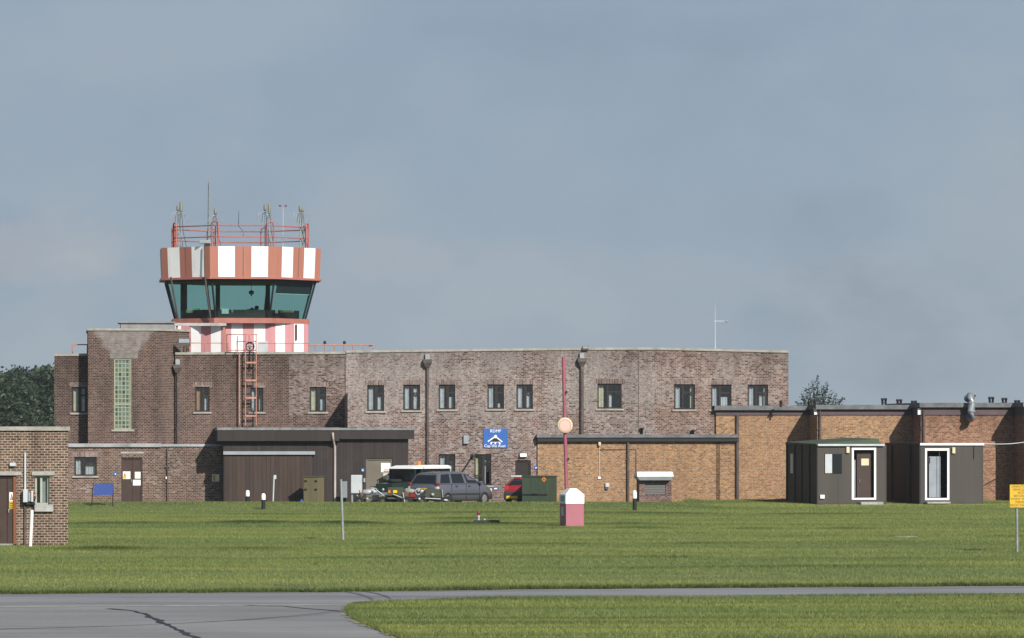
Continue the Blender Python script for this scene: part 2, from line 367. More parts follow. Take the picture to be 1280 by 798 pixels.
#SETTING
# ---------------------------------------------------------------- ground, tarmac, grass
def turf_colour(t, base):
    p = t.pos()
    n1 = t.noise(t.scaled(p, (.06, .30, 0)), 1.0, 6, .62); n2 = t.noise(t.scaled(p, (.30, 2.6, 0)), 1.0, 5, .68)
    k = t.ramp(t.math('ADD', t.math('MULTIPLY', n1, .55), t.math('MULTIPLY', n2, .45)), [(.34, lin(.62, .68, .60)), (.47, lin(1.02, 1.02, 1.0)), (.57, lin(1.24, 1.15, 1.02)), (.68, lin(1.5, 1.33, 1.15))])
    band = t.ramp(t.noise(t.scaled(p, (.012, .13, 0)), 1.0, 4, .6), [(.38, lin(.84, .88, .84)), (.52, lin(1.02, 1.02, 1)), (.64, lin(1.22, 1.14, 1.06))]); k = t.mix(1.0, k, band, 'MULTIPLY')
    dry = t.ramp(t.noise(t.scaled(p, (.12, .45, 3.0)), 1.0, 6, .7), [(.54, 0.0), (.72, 1.0)])
    base = t.mix(t.math('MULTIPLY', dry, .45), base, lin(.26, .235, .10))
    return t.mix(1.0, base, k, 'MULTIPLY')
m, t = new_mat('turf soil'); c = turf_colour(t, lin(.098, .125, .036))
t.put(t.bsdf, 'Base Color', c); t.put(t.bsdf, 'Roughness', .95); SOIL = m
m, t = new_mat('grass blades')
a = t.add('ShaderNodeAttribute', attribute_name='tint').outputs['Fac']
c = t.ramp(a, [(0, lin(.078, .112, .032)), (.45, lin(.198, .256, .078)), (.8, lin(.305, .358, .138)), (.93, lin(.30, .31, .13)), (1, lin(.44, .42, .24))])
c = turf_colour(t, c)
lu = t.add('ShaderNodeAttribute', attribute_name='lush').outputs['Fac']; c = t.mix(lu, c, lin(.052, .084, .018))
t.put(t.bsdf, 'Base Color', c); t.put(t.bsdf, 'Roughness', .6); t.put(t.bsdf, 'Specular IOR Level', .25)
tl = t.add('ShaderNodeBsdfTranslucent', {'Color': c}); mx = t.add('ShaderNodeMixShader', {0: .35})
t.t.links.new(t.bsdf.outputs[0], mx.inputs[1]); t.t.links.new(tl.outputs[0], mx.inputs[2]); t.t.links.new(mx.outputs[0], t.n.get('Material Output').inputs[0])
GRASS = m
def tarmac(name, col, lanes):
    m, t = new_mat(name); p = t.pos()
    big = t.ramp(t.noise(t.scaled(p, (.16, .5 if lanes else .22, 0)), 1.0, 5, .6), [(.3, .80), (.7, 1.16)])
    st = t.ramp(t.noise(t.scaled(p, (.05, 2.2, 0)), 1.0, 5, .65), [(.38, .72 if lanes else .9), (.60, 1.08)])
    sp = t.ramp(t.noise(p, 26, 3, .8), [(.3, .78), (.7, 1.2)])
    c = t.mix(1.0, t.mix(1.0, t.mix(1.0, col, big, 'MULTIPLY'), st, 'MULTIPLY'), sp, 'MULTIPLY')
    t.put(t.bsdf, 'Base Color', c); t.put(t.bsdf, 'Roughness', .92); t.bump(t.noise(p, 40, 3, .7), .5, .01)
    return m
TARMAC = tarmac('tarmac road', lin(.225, .228, .232), True)
APRON = tarmac('tarmac apron', lin(.212, .210, .203), False)
SEAM = paint('pale seam', lin(.36, .35, .30), .9, .35, 3)
TAR = paint('tar', lin(.022, .022, .024), .6, .2, 3)

gp = lambda px, py: Vector((ray(px, F_PX * H / (py - HY)), F_PX * H / (py - HY), 0))
FAR = [(-700, 751), (-150, 745), (0, 743.4), (200, 741.6), (430, 740.6), (640, 737.6), (960, 735.2), (1280, 733), (1450, 732), (2000, 728)]
ISL = [(436, 763), (442, 758), (470, 755.6), (640, 751.2), (960, 748.6), (1280, 746), (1450, 745), (2000, 741)]
ISLE = [(436, 763), (439, 769), (450, 777), (468, 785.5), (490, 794), (520, 806), (575, 826), (700, 870)]
far_w = [gp(*q) for q in FAR]; isl_w = [gp(*q) for q in ISL]; isle_w = [gp(*q) for q in ISLE]
far_x = np.array([p.x for p in far_w]); far_y = np.array([p.y for p in far_w])
def far_edge(x): return np.interp(x, far_x, far_y)

xs = sorted(set([round(v, 2) for v in list(np.arange(-30, 31, 1.0)) + [s * d for d in (34, 40, 50, 70, 100, 160, 300, 700, 2000, 5000) for s in (1, -1)]]))
ys = list(np.arange(60, 206, 1.0)) + [210, 220, 240, 280, 340, 450, 700, 1200, 2500, 6000, 9000]
ys = [-50, 0, 40] + ys
g = MB(); g.grid([[Vector((x, y, ground_z(x, y))) for x in xs] for y in ys], 0, True)
structure(g.build('ground', SOIL))
tm = MB()
lo = [Vector((p.x, 30, .006)) for p in far_w]
for i in range(len(far_w) - 1): tm.face([lo[i], lo[i + 1], far_w[i + 1] + Vector((0, 0, .006)), far_w[i] + Vector((0, 0, .006))])
structure(tm.build('road', TARMAC))
ap = MB(); az = .010                                # the apron joins the road along a pale seam
apts = [gp(-700, 764), gp(0, 759.5), gp(200, 758.2), gp(430, 757.2), gp(434, 762), gp(437, 769), gp(450, 778), gp(490, 795), gp(575, 827), gp(700, 871), Vector((8, 40, 0)), Vector((-60, 40, 0))]
ap.face([p + Vector((0, 0, az)) for p in apts]); structure(ap.build('apron', APRON))
def strip(mb, pts, wd, z, jit=0.0):
    L, Rr = [], []
    for i, p in enumerate(pts):
        d = (pts[min(i + 1, len(pts) - 1)] - pts[max(i - 1, 0)]).normalized(); n = Vector((-d.y, d.x, 0))
        k = wd * (1 + random.uniform(-jit, jit)); L.append(p + n * k / 2 + Vector((0, 0, z))); Rr.append(p - n * k / 2 + Vector((0, 0, z)))
    mb.grid([L, Rr][::-1], 0, False)
def wander(ctrl, step, amp):
    out = []
    for a, b in zip(ctrl[:-1], ctrl[1:]):
        n = max(1, int((b - a).length / step))
        for k in range(n):
            q = a.lerp(b, k / n); out.append(q + Vector((random.uniform(-amp, amp), random.uniform(-amp, amp), 0)))
    return out + [ctrl[-1]]
s_ = MB(); strip(s_, wander([gp(-300, 762), gp(0, 759.5), gp(200, 758.2), gp(430, 757.0)], .6, .02), .30, .015, .3)
strip(s_, wander([gp(445, 756.4), gp(640, 750.6), gp(960, 748.0), gp(1300, 745.4)], .6, .02), .16, .011, .4)
strip(s_, wander([gp(-300, 757), gp(0, 755.0), gp(200, 753.8), gp(430, 752.2)], .8, .02), .05, .011, .5)
structure(s_.build('road_seam', SEAM))
k_ = MB(); strip(k_, wander([gp(133, 762), gp(163, 764), gp(184, 770), gp(200, 778), (gp(214, 785)), gp(243, 798), gp(262, 806)], .35, .045), .11, .016, .6)
strip(k_, wander([gp(310, 757.8), gp(355, 759.2), gp(392, 762.6), gp(421, 764.5)], .5, .04), .07, .0165, .7)
strip(k_, wander([gp(421, 764.5), gp(428, 765.5)], .3, .02), .16, .017, .4)
for a, b in ((739.6, 742.6), (746.5, 747.5)): strip(k_, wander([gp(-200, b + 3), gp(200, b), gp(640, a), gp(1400, a - 5)], .7, .03), .05, .0085, .8)
structure(k_.build('road_crack', TAR))
GRIT = paint('grit', lin(.27, .235, .17), .95, .4, 7)
e_ = MB(); strip(e_, wander([p + Vector((-.02, 0, 0)) for p in isle_w], .25, .03), .22, .0185, .8); strip(e_, wander([p + Vector((0, .03, 0)) for p in isl_w[:4]], .25, .02), .12, .0165, .9); strip(e_, wander([p + Vector((0, -.03, 0)) for p in far_w[1:9]], .3, .03), .10, .0105, .9)
structure(e_.build('road_grit', GRIT))
y_ = MB(); RUB = paint('tyre marks', lin(.105, .107, .11), .9, .3, 1.5)
for r0, off in ((9, 0), (9, .35)): strip(y_, [Vector((-9.5 + off + r0 * .75 * math.sin(a * .12), 72 + off + 10 * (1 - math.cos(a * .11)) + a * .25, 0)) for a in range(0, 22)], .07, .0125 + off * .001, .6)
structure(y_.build('tyre_mark', RUB))
# the turf island in the fork and the raised turf edge along the road
iz = .03
ip = [p + Vector((0, 0, iz)) for p in isl_w] + [Vector((45, 40, iz)), Vector((12, 40, iz))] + [p + Vector((0, 0, iz)) for p in reversed(isle_w[1:])]
isl = MB(); isl.face(list(reversed(ip)))
for a, b in zip(ip, ip[1:] + ip[:1]): isl.face([a, b, Vector((b.x, b.y, 0)), Vector((a.x, a.y, 0))])
structure(isl.build('turf_island', SOIL))
vg = MB(); rows = [[], [], []]
for a, b in zip(far_w[:-1], far_w[1:]):
    n = max(1, int((b.x - a.x) / .3))
    for k in range(n):
        q = a.lerp(b, k / n); j = .10 * math.sin(q.x * 2.1) + .07 * math.sin(q.x * 5.3 + 1)
        rows[0].append(Vector((q.x, q.y + j, .0))); rows[1].append(Vector((q.x, q.y + j + .10, .05))); rows[2].append(Vector((q.x, q.y + 2.6, -.02)))
vg.grid(rows, 0, True); structure(vg.build('turf_verge', SOIL))

def smooth01(a, b, x):
    u = np.clip((x - a) / (b - a), 0, 1); return u * u * (3 - 2 * u)
def ground_np(x, y):
    left = 1 - smooth01(6, 11, x)
    return .27 * np.exp(-((y - 182.5) / 3.0) ** 2) * left + .13 * smooth01(184, 195, y) * (1 - left) + .03 * np.sin(x * .31 + 1.3) * np.sin(y * .23) * smooth01(95, 105, y) * (1 - smooth01(176, 183, y))
def pnoise(x, y, seed):
    r = np.random.default_rng(seed); out = np.zeros_like(x)
    for k in range(7):
        fx, fy, ph = r.uniform(.05, .5), r.uniform(.25, 1.5), r.uniform(0, 6.28); out += np.sin(x * fx * r.choice([-1, 1]) + y * fy + ph)
    return out / 7 ** .5
def in_poly(x, y, P):
    r = np.zeros(x.shape, bool); n = len(P); j = n - 1
    for i in range(n):
        xi, yi, xj, yj = P[i].x, P[i].y, P[j].x, P[j].y
        r ^= ((yi > y) != (yj > y)) & (x < (xj - xi) * (y - yi) / (yj - yi + 1e-12) + xi); j = i
    return r
def blades(n, ylo, yhi):
    u = rng.random(n); y = np.sqrt(ylo ** 2 + u * (yhi ** 2 - ylo ** 2)); x = (rng.random(n) * 2 - 1) * (.122 * y + 5.5)
    return x, y
def grow(name, x, y, zb, hgt, wid, label, lush=None):
    n = len(x); th = rng.random(n) * 2 * np.pi; lean = rng.random(n) * 1.5 * hgt; la = rng.random(n) * 2 * np.pi
    v = np.empty((n, 3, 3)); dx, dy = np.cos(th) * wid / 2, np.sin(th) * wid / 2
    v[:, 0] = np.stack([x - dx, y - dy, zb - .01], 1); v[:, 1] = np.stack([x + dx, y + dy, zb - .01], 1)
    v[:, 2] = np.stack([x + np.cos(la) * lean, y + np.sin(la) * lean, zb + hgt], 1)
    me = bpy.data.meshes.new(name); me.vertices.add(3 * n); me.loops.add(3 * n); me.polygons.add(n)
    me.vertices.foreach_set('co', v.ravel()); me.loops.foreach_set('vertex_index', np.arange(3 * n, dtype=np.int32))
    me.polygons.foreach_set('loop_start', np.arange(0, 3 * n, 3, dtype=np.int32)); me.polygons.foreach_set('loop_total', np.full(n, 3, np.int32))
    me.update(calc_edges=True)
    at_ = me.attributes.new('tint', 'FLOAT', 'POINT')
    tt = np.clip(.40 + .20 * rng.standard_normal(n), 0, .9); tt = np.where(rng.random(n) < .05, .9 + .1 * rng.random(n), tt)
    at_.data.foreach_set('value', np.repeat(tt, 3).astype(np.float32))
    me.attributes.new('lush', 'FLOAT', 'POINT').data.foreach_set('value', np.repeat(np.zeros(n) if lush is None else np.clip(lush, 0, 1), 3).astype(np.float32))
    me.materials.append(GRASS)
    o = bpy.data.objects.new(name, me); C.objects.link(o); tag(o, label, 'grass', kind='stuff'); return o
x1, y1 = blades(2600000, 84, 198)
keep = y1 > far_edge(x1) + .07 * np.sin(x1 * 3.1) + .05 * np.sin(x1 * 7.7 + 2) + .06
x1, y1 = x1[keep], y1[keep]
d = y1 - far_edge(x1)
z1 = ground_np(x1, y1) + np.clip(.05 - d * .025, 0, .05)
hh = .036 + .012 * rng.standard_normal(len(x1)) + .012 * pnoise(x1, y1, 3)
def rank(xa, xb, yc, wy, seed, slope=0.0):         # lusher strips that the mower has missed along old ruts
    yy = yc + slope * x1 + .12 * np.sin(x1 * .9 + seed) + .25 * np.sin(x1 * .23 + seed)
    gate = smooth01(xa - 2, xa + 2, x1) * (1 - smooth01(xb - 2, xb + 2, x1)) * np.clip(.62 + .55 * pnoise(x1 * 2.2, x1 * .8, seed), 0, 1)
    return gate * np.exp(-((y1 - yy) / wy) ** 2)
ranks = rank(-13, -2.6, 121.2, 1.1, 21) + .9 * rank(-16, 1.5, 153.6, 1.3, 22) + .55 * rank(-14, 3, 163, 1.1, 25) + .95 * rank(9, 17, 134.5, .9, 23) + .7 * rank(0, 12, 146, 1.2, 24) + .8 * rank(2, 5, 153.5, 1.0, 29) + .45 * rank(-12, 12, 105, .9, 33) + .4 * rank(-12, 12, 113, .8, 35) + .5 * rank(-4, 12, 127, .8, 37) + .5 * rank(-16, 16, 172, 1.5, 39)
tall = .085 * ranks + .05 * np.exp(-(d / .35) ** 2) * np.clip(.8 + .6 * pnoise(x1 * 4, x1, 41), 0, 2)
tall += .16 * np.exp(-((y1 - 197) / 2.5) ** 2) * (x1 > 8) * np.clip(pnoise(x1 * 3, y1, 31), 0, 1)
hh = np.clip(hh + tall, .014, .26); wd = (.010 + .006 * rng.random(len(x1))) * (y1 / 100)
grow('lawn_grass', x1, y1, z1, hh, wd, 'rough mown green grass between the road and the brick buildings', lush=np.clip(ranks * 1.15, 0, 1) + .65 * np.exp(-((d - .12) / .22) ** 2) * np.clip(.6 + .7 * pnoise(x1 * 4, x1, 43), 0, 1))
x2, y2 = blades(960000, 66, 90)
IP = [Vector((p.x, p.y, 0)) for p in ip]
wob = .05 * np.sin(x2 * 6) + .04 * np.sin(y2 * 9)
k2 = in_poly(x2 + wob, y2 + wob * .8, IP); x2, y2 = x2[k2], y2[k2]
ed = np.interp(x2, [p.x for p in isl_w[1:]], [p.y for p in isl_w[1:]]) - y2
h2 = np.clip(.042 + .014 * rng.standard_normal(len(x2)) + .018 * pnoise(x2 * .8, y2 * 2.5, 8) + .025 * np.exp(-(ed / .6) ** 2), .015, .14); lush2 = np.clip(.35 * pnoise(x2 * .6, y2 * 2.2, 12) + .55 * np.exp(-(ed / .5) ** 2), 0, .8)
grow('island_grass', x2, y2, np.full(len(x2), iz), h2, .010 + .006 * rng.random(len(x2)), 'rough green grass on the turf island in the fork of the tarmac', lush=lush2)

xe = np.concatenate([rng.uniform(-18, 18, 33000)]); ye = far_edge(xe) + rng.random(len(xe)) ** 1.5 * .16 + .09 * np.sin(xe * 2.1) + .06 * np.sin(xe * 5.3 + 1) - .02
grow('verge_grass', xe, ye, rng.random(len(xe)) * .05, np.clip(.06 + .025 * rng.standard_normal(len(xe)), .03, .13), .010 + .008 * rng.random(len(xe)), 'ragged grass fringe along the far edge of the road', lush=.35 + .4 * rng.random(len(xe)))
seg = [(a, b) for a, b in zip(isle_w[:-1], isle_w[1:])] + [(a, b) for a, b in zip(isl_w[:-1], isl_w[1:])]
ex, ey = [], []
for a, b in seg:
    k = int(min(14000, (b - a).length * 800)); f = rng.random(k); q = rng.normal(0, .035, k); dd_ = (b - a).normalized(); ex.append(a.x + (b.x - a.x) * f - dd_.y * q); ey.append(a.y + (b.y - a.y) * f + dd_.x * q)
xe, ye = np.concatenate(ex), np.concatenate(ey)
grow('fringe_grass', xe, ye, rng.random(len(xe)) * .03, np.clip(.05 + .02 * rng.standard_normal(len(xe)), .02, .11), .010 + .008 * rng.random(len(xe)), 'ragged grass fringe round the turf island', lush=.1 + .5 * rng.random(len(xe)))

# ---------------------------------------------------------------- walls and windows
def wall_front(mb, F, n, u0, u1, zb, zt0, zt1, holes=(), reveal=.16, mat=0, back=None):
    zt = lambda u: zt0 + (zt1 - zt0) * (u - u0) / (u1 - u0)
    zc = min(zt0, zt1)
    us = sorted(set([u0, u1] + [h[k] for h in holes for k in (0, 1)])); zs = sorted(set([zb] + [h[k] for h in holes for k in (2, 3)]))
    us = [u for u in us if u0 - 1e-6 <= u <= u1 + 1e-6]
    for a, b in zip(us[:-1], us[1:]):
        for i, lo in enumerate(zs):
            hi = zs[i + 1] if i + 1 < len(zs) else None
            cm, zm = (a + b) / 2, ((lo + hi) / 2 if hi is not None else (lo + zc) / 2)
            if any(h[0] < cm < h[1] and h[2] < zm < h[3] for h in holes): continue
            ha, hb = (hi, hi) if hi is not None else (zt(a), zt(b))
            mb.face([F.pt(a, n, lo), F.pt(b, n, lo), F.pt(b, n, hb), F.pt(a, n, ha)], mat)
    for a, b, lo, hi in holes:
        r = n - reveal
        mb.face([F.pt(a, n, lo), F.pt(a, n, hi), F.pt(a, r, hi), F.pt(a, r, lo)], mat); mb.face([F.pt(b, n, lo), F.pt(b, r, lo), F.pt(b, r, hi), F.pt(b, n, hi)], mat)
        mb.face([F.pt(a, n, hi), F.pt(b, n, hi), F.pt(b, r, hi), F.pt(a, r, hi)], mat); mb.face([F.pt(a, n, lo), F.pt(a, r, lo), F.pt(b, r, lo), F.pt(b, n, lo)], mat)
def shell(mb, F, u0, u1, n0, n1, zb, zt0, zt1, left=True, right=True, back=True, mat=0):
    if left: mb.face([F.pt(u0, n1, zb), F.pt(u0, n1, zt0), F.pt(u0, n0, zt0), F.pt(u0, n0, zb)], mat)
    if right: mb.face([F.pt(u1, n1, zb), F.pt(u1, n0, zb), F.pt(u1, n0, zt1), F.pt(u1, n1, zt1)], mat)
    if back: mb.face([F.pt(u0, n0, zb), F.pt(u0, n0, zt0), F.pt(u1, n0, zt1), F.pt(u1, n0, zb)], mat)
def coping(F, root, u0, u1, n0, n1, z0, z1, h=.11, name='coping', mat=None):
    mb = MB(); q = lambda d: [F.pt(u0, n1, z0 + d), F.pt(u1, n1, z1 + d), F.pt(u1, n0, z1 + d), F.pt(u0, n0, z0 + d)]
    mb.hexa(q(0), q(h)); return mb.build(name, mat or STONE, root)
def curtain(F, root, u0, u1, z0, z1, n, mat):
    rows = [[], []]; k = max(4, int((u1 - u0) / .035))
    for i in range(k + 1):
        u = u0 + (u1 - u0) * i / k
        for r, z in zip(rows, (z0, z1)): r.append(F.pt(u, n + .035 * math.sin(i * 1.7), z))
    b = MB(); b.grid(rows, 0, True); return b.build('curtain', mat, root)
def window(F, root, hole, n, kind='two', curt=(), sill=True, lintel=True, frame=None, lint_mat=None):
    a, b, lo, hi = hole; fr = frame or DARKFR; w = b - a; h = hi - lo; d0, d1 = n - .15, n - .07; th = .065
    mb = MB()
    mb.fbox(F, a, a + th, d0, d1, lo, hi); mb.fbox(F, b - th, b, d0, d1, lo, hi); mb.fbox(F, a + th, b - th, d0, d1, lo, lo + th); mb.fbox(F, a + th, b - th, d0, d1, hi - th, hi)
    if kind in ('two', 'wide', 'low', 'tall'):
        m0 = a + w * {'two': .46, 'wide': .38, 'low': .36, 'tall': .46}[kind]; m1 = m0 + (.13 if kind != 'wide' else .10)
        mb.fbox(F, m0, m1, d0, d1 + .01, lo + th, hi - th)
        tz = hi - h * (.36 if kind != 'tall' else .28); mb.fbox(F, m1, b - th, d0, d1 + .006, tz, tz + .07)
        if kind == 'tall': mb.fbox(F, a + th, m0, d0, d1 + .004, lo + h * .30, lo + h * .30 + .05)
    else: m0 = m1 = (a + b) / 2
    o = mb.build('window', fr, root)
    p = MB(); p.fbox(F, a + .03, b - .03, n - .12, n - .112, lo + .03, hi - .03); p.build('pane', WINGLASS, o)
    for (c0, c1, z0, z1, mt) in curt: curtain(F, o, a + w * c0, a + w * c1, lo + h * z0, lo + h * z1, n - .26, mt)
    if sill:
        s = MB(); s.fbox(F, a - .10, b + .10, n - .10, n + .07, lo - .085, lo - .003); s.build('sill', STONE, o)
    if lintel:
        s = MB(); s.fbox(F, a - .12, b + .12, n - .1, n + .006, hi + .003, hi + .225); s.build('lintel', lint_mat or B_SOLDIER, o)
    return o
def pipe_down(F, root, px, py0, py1, n, hopper=True, r=.055, mat=None, name='drainpipe', base=None):
    u = F.u(px, n); z0 = F.z(px, py0, n); z1 = F.z(px, py1, n) if base is None else base
    b = MB(); b.tube([F.pt(u, n + .08, z1), F.pt(u, n + .08, z0)], r, 8)
    z = z0 - .9
    while z > z1 + .3: b.fbox(F, u - .09, u + .09, n - .01, n + .085, z, z + .05); z -= 1.8
    o = b.build(name, mat or PIPE, root)
    if hopper:
        k = MB(); zz = z0
        k.hexa([F.pt(u - .09, n + .17, zz - .12), F.pt(u + .09, n + .17, zz - .12), F.pt(u + .09, n, zz - .12), F.pt(u - .09, n, zz - .12)],
               [F.pt(u - .20, n + .26, zz + .10), F.pt(u + .20, n + .26, zz + .10), F.pt(u + .20, n, zz + .10), F.pt(u - .20, n, zz + .10)])
        k.hexa([F.pt(u - .20, n + .26, zz + .10), F.pt(u + .20, n + .26, zz + .10), F.pt(u + .20, n, zz + .10), F.pt(u - .20, n, zz + .10)],
               [F.pt(u - .20, n + .26, zz + .26), F.pt(u + .20, n + .26, zz + .26), F.pt(u + .20, n, zz + .26), F.pt(u - .20, n, zz + .26)])
        k.build('hopper', PIPE, o)
        e = MB(); e.fbox(F, u - .10, u + .10, n - .05, n + .16, zz + .262, zz + .50); e.build('outlet', GREY, o)
    return o
def wall_text(F, txt, u, n, z, size, mat, parent, name='lettering', align='CENTER', depth=.004):
    cu = bpy.data.curves.new(name, 'FONT'); cu.body = txt; cu.size = size; cu.align_x = align; cu.align_y = 'CENTER'; cu.extrude = depth; cu.resolution_u = 2
    tmp = bpy.data.objects.new('tmp', cu); C.objects.link(tmp)
    bpy.context.view_layer.update()
    me = bpy.data.meshes.new_from_object(tmp.evaluated_get(bpy.context.evaluated_depsgraph_get()))
    bpy.data.objects.remove(tmp); bpy.data.curves.remove(cu)
    org = Vector(parent['_o'])
    for v in me.vertices: v.co = F.pt(u + v.co.x, n + v.co.z, z + v.co.y) - org
    me.materials.clear(); me.materials.append(mat); me.name = name
    o = bpy.data.objects.new(name, me); C.objects.link(o); o.parent = parent; o['_o'] = tuple(org); return o

# ================================================================ OFFICE BLOCK
FM = Frame(560, 197, 6.0)
U = lambda px, n=0.0: FM.u(px, n)
Z = lambda px, py, n=0.0: FM.z(px, py, n)
office = thing('office_building', 'long two storey brick office block, pale in the middle, carrying the striped control tower', 'building', FM.pt(0, -4, 0))
ZB = -.4
def section(px0, px1, py0, py1, n, mat, wins, left=False, right=False, deep=9.0, cop=True, base=ZB, label=None, zt=None):
    u0, u1 = U(px0, n), U(px1, n); z0, z1 = (Z(px0, py0, n), Z(px1, py1, n))
    holes = [FM.rect(*q, n) for q in wins]
    mb = MB(); wall_front(mb, FM, n, u0, u1, base, z0, z1, holes); shell(mb, FM, u0, u1, n - deep, n, base, z0, z1, left, right)
    o = mb.build('wall', mat, office)
    if label: o['label'] = label
    rf = MB(); rf.fbox(FM, u0 + .02, u1 - .02, n - deep + .02, n - .02, min(z0, z1) - .38, min(z0, z1) - .25); rf.build('roof', FELT, office)
    if cop: coping(FM, office, u0, u1, n - .3, n + .05, z0, z1)
    return holes
# left wing, stair tower, ground floor block
h = section(68, 112, 445.5, 445, 0, B_DARK, [(90, 484, 108, 516)], left=True, label='plain brown brick wing at the left end')
window(FM, office, h[0], 0, 'two', [(.08, .42, .05, .95, CURTY), (.60, .95, .05, .55, CURT)])
# stair tower with its splayed corner
nT = 1.02; zt = Z(150, 413.5, nT)
uc, uw = U(154, nT), U(142, nT)
B_STAIR = brick('brick stair tower', [lin(0.0274, 0.0158, 0.0130), lin(0.0764, 0.0376, 0.0307), lin(0.1026, 0.0515, 0.0391), lin(0.1436, 0.0802, 0.0623)], lin(0.224, 0.189, 0.163), patch=lin(.20, .11, .08), patch_amt=.35, dark=.6, streak=.25,
                stain=((FM.pt(uc, nT, 0)).dot(Vector((FM.uv.x, FM.uv.y, 0))), Z(154, 447, nT), Z(154, 414, nT), .62, 1.45, lin(.36, .34, .33)))
gb = FM.rect(142.5, 448.5, 164.5, 537, nT)
mb = MB(); u0, u1 = U(110, nT), U(197, nT); wall_front(mb, FM, nT, u0, u1, ZB, zt, zt, [gb], .12)
u2, n2 = U(236.5, -1.2), -1.2
mb.face([FM.pt(u1, nT, ZB), FM.pt(u2, n2, ZB), FM.pt(u2, n2, zt), FM.pt(u1, nT, zt)])
mb.face([FM.pt(u2, n2, ZB), FM.pt(u2, -5, ZB), FM.pt(u2, -5, zt), FM.pt(u2, n2, zt)])
mb.face([FM.pt(u0, -5, ZB), FM.pt(u0, nT, ZB), FM.pt(u0, nT, zt), FM.pt(u0, -5, zt)]); mb.face([FM.pt(u2, -5, ZB), FM.pt(u0, -5, ZB), FM.pt(u0, -5, zt), FM.pt(u2, -5, zt)])
mb.build('wall', B_STAIR, office)['label'] = 'tall brown stair tower with the glass block window'
rp = [FM.pt(u0 + .03, nT - .03, 0), FM.pt(u1, nT - .03, 0), FM.pt(u2 - .03, n2, 0), FM.pt(u2 - .03, -4.9, 0), FM.pt(u0 + .03, -4.9, 0)]
MB().prism([(p.x, p.y) for p in rp], zt - .3, zt - .2).build('roof', FELT, office)
cp = [FM.pt(u0 - .05, nT + .05, 0), FM.pt(u1 + .03, nT + .05, 0), FM.pt(u2 + .06, n2 + .03, 0), FM.pt(u2 + .06, -5, 0), FM.pt(u0 - .05, -5, 0)]
MB().prism([(p.x, p.y) for p in cp], zt, zt + .10).build('coping', STONE, office)
mb = MB(); a, b, lo, hi = gb
mb.fbox(FM, a + .05, b - .05, nT - .14, nT - .06, lo + .05, hi - .05)
gw = mb.build('window', GBLOCK, office); gw['label'] = 'tall pale green glass block stair window'
mb = MB(); GFR = paint('pale green frame', lin(.27, .28, .20), .7, .15, 3)
for q in ((a, a + .06, lo, hi), (b - .06, b, lo, hi), (a + .06, b - .06, lo, lo + .06), (a + .06, b - .06, hi - .06, hi), (a + .06, b - .06, lo + (hi - lo) * .34, lo + (hi - lo) * .34 + .07)): mb.fbox(FM, q[0], q[1], nT - .15, nT - .03, q[2], q[3])
mb.build('frame', GFR, gw)
MB().fbox(FM, a - .18, b + .28, nT - .1, nT + .012, hi + .003, hi + .26).build('lintel', paint('stained lintel', lin(.17, .155, .145), .9, .3, 3), gw)
MB().fbox(FM, a - .12, b + .12, nT - .1, nT + .07, lo - .09, lo - .003).build('sill', STONE, gw)
# ground floor block below the ledge
nG = 1.4; px0, px1 = 76, 279
u0, u1 = U(px0, nG), U(px1, nG); zl = Z(180, 559, nG)
gh = [FM.rect(93, 571.5, 120.8, 595, nG), FM.rect(151.7, 572.5, 178, 640, nG)]; gh[1] = (gh[1][0], gh[1][1], ZB, gh[1][3])
mb = MB(); wall_front(mb, FM, nG, u0, u1, ZB, zl, zl, gh, .14); shell(mb, FM, u0, u1, .02, nG, ZB, zl, zl, True, False, False)
B_GROUND = brick('brick brown ground floor', [lin(0.0331, 0.0198, 0.0167), lin(0.0935, 0.0485, 0.0381), lin(0.1311, 0.0693, 0.0521), lin(0.1870, 0.1139, 0.0874)], lin(0.281, 0.243, 0.205), patch=lin(.26, .13, .08), patch_amt=.4, white=.08, dark=.6, streak=.25)
mb.build('wall', B_GROUND, office)['label'] = 'single storey brick front below the stone ledge'
lg = MB(); ue = U(201, nG); LEDGEST = paint('weathered ledge stone', lin(.30, .315, .32), .9, .3, 1.3, dirt=lin(.12, .12, .11))
lg.fbox(FM, u0 - .1, ue, .01, nG + .10, zl, zl + .16); lg.fbox(FM, ue, u1 + .02, .01, nG + .06, zl + .02, zl + .13); lg.build('ledge', LEDGEST, office)
window(FM, office, gh[0], nG, 'low', [(.05, .32, .05, .95, CURT), (.5, .95, .05, .62, CURT)], lintel=True)
def door_double(F, root, hole, n, mat, leaf2=True, frame=None):
    a, b, lo, hi = hole; mb = MB(); fr = frame or DARKFR
    mb.fbox(F, a, a + .07, n - .16, n - .05, lo, hi); mb.fbox(F, b - .07, b, n - .16, n - .05, lo, hi); mb.fbox(F, a + .07, b - .07, n - .16, n - .05, hi - .07, hi)
    mid = (a + b) / 2 + .02
    if leaf2: mb.fbox(F, a + .07, mid - .006, n - .15, n - .09, lo, hi - .07); mb.fbox(F, mid + .006, b - .07, n - .15, n - .086, lo, hi - .07)
    else: mb.fbox(F, a + .07, b - .07, n - .15, n - .09, lo, hi - .07)
    d = mb.build('door', mat, root)
    k = MB(); k.tube([F.pt(mid - .05, n - .03, 1.0), F.pt(mid - .05, n - .03, 1.14)], .016, 6); k.fbox(F, mid - .058, mid - .042, n - .10, n - .03, 1.05, 1.08); k.build('handle', GALV, d)
    return d
door_double(FM, office, gh[1], nG, BROWN)
MB().fbox(FM, gh[1][0] - .03, gh[1][1] + .05, nG - .1, nG + .03, gh[1][3] + .19, gh[1][3] + .27).build('lintel', CONC, office)
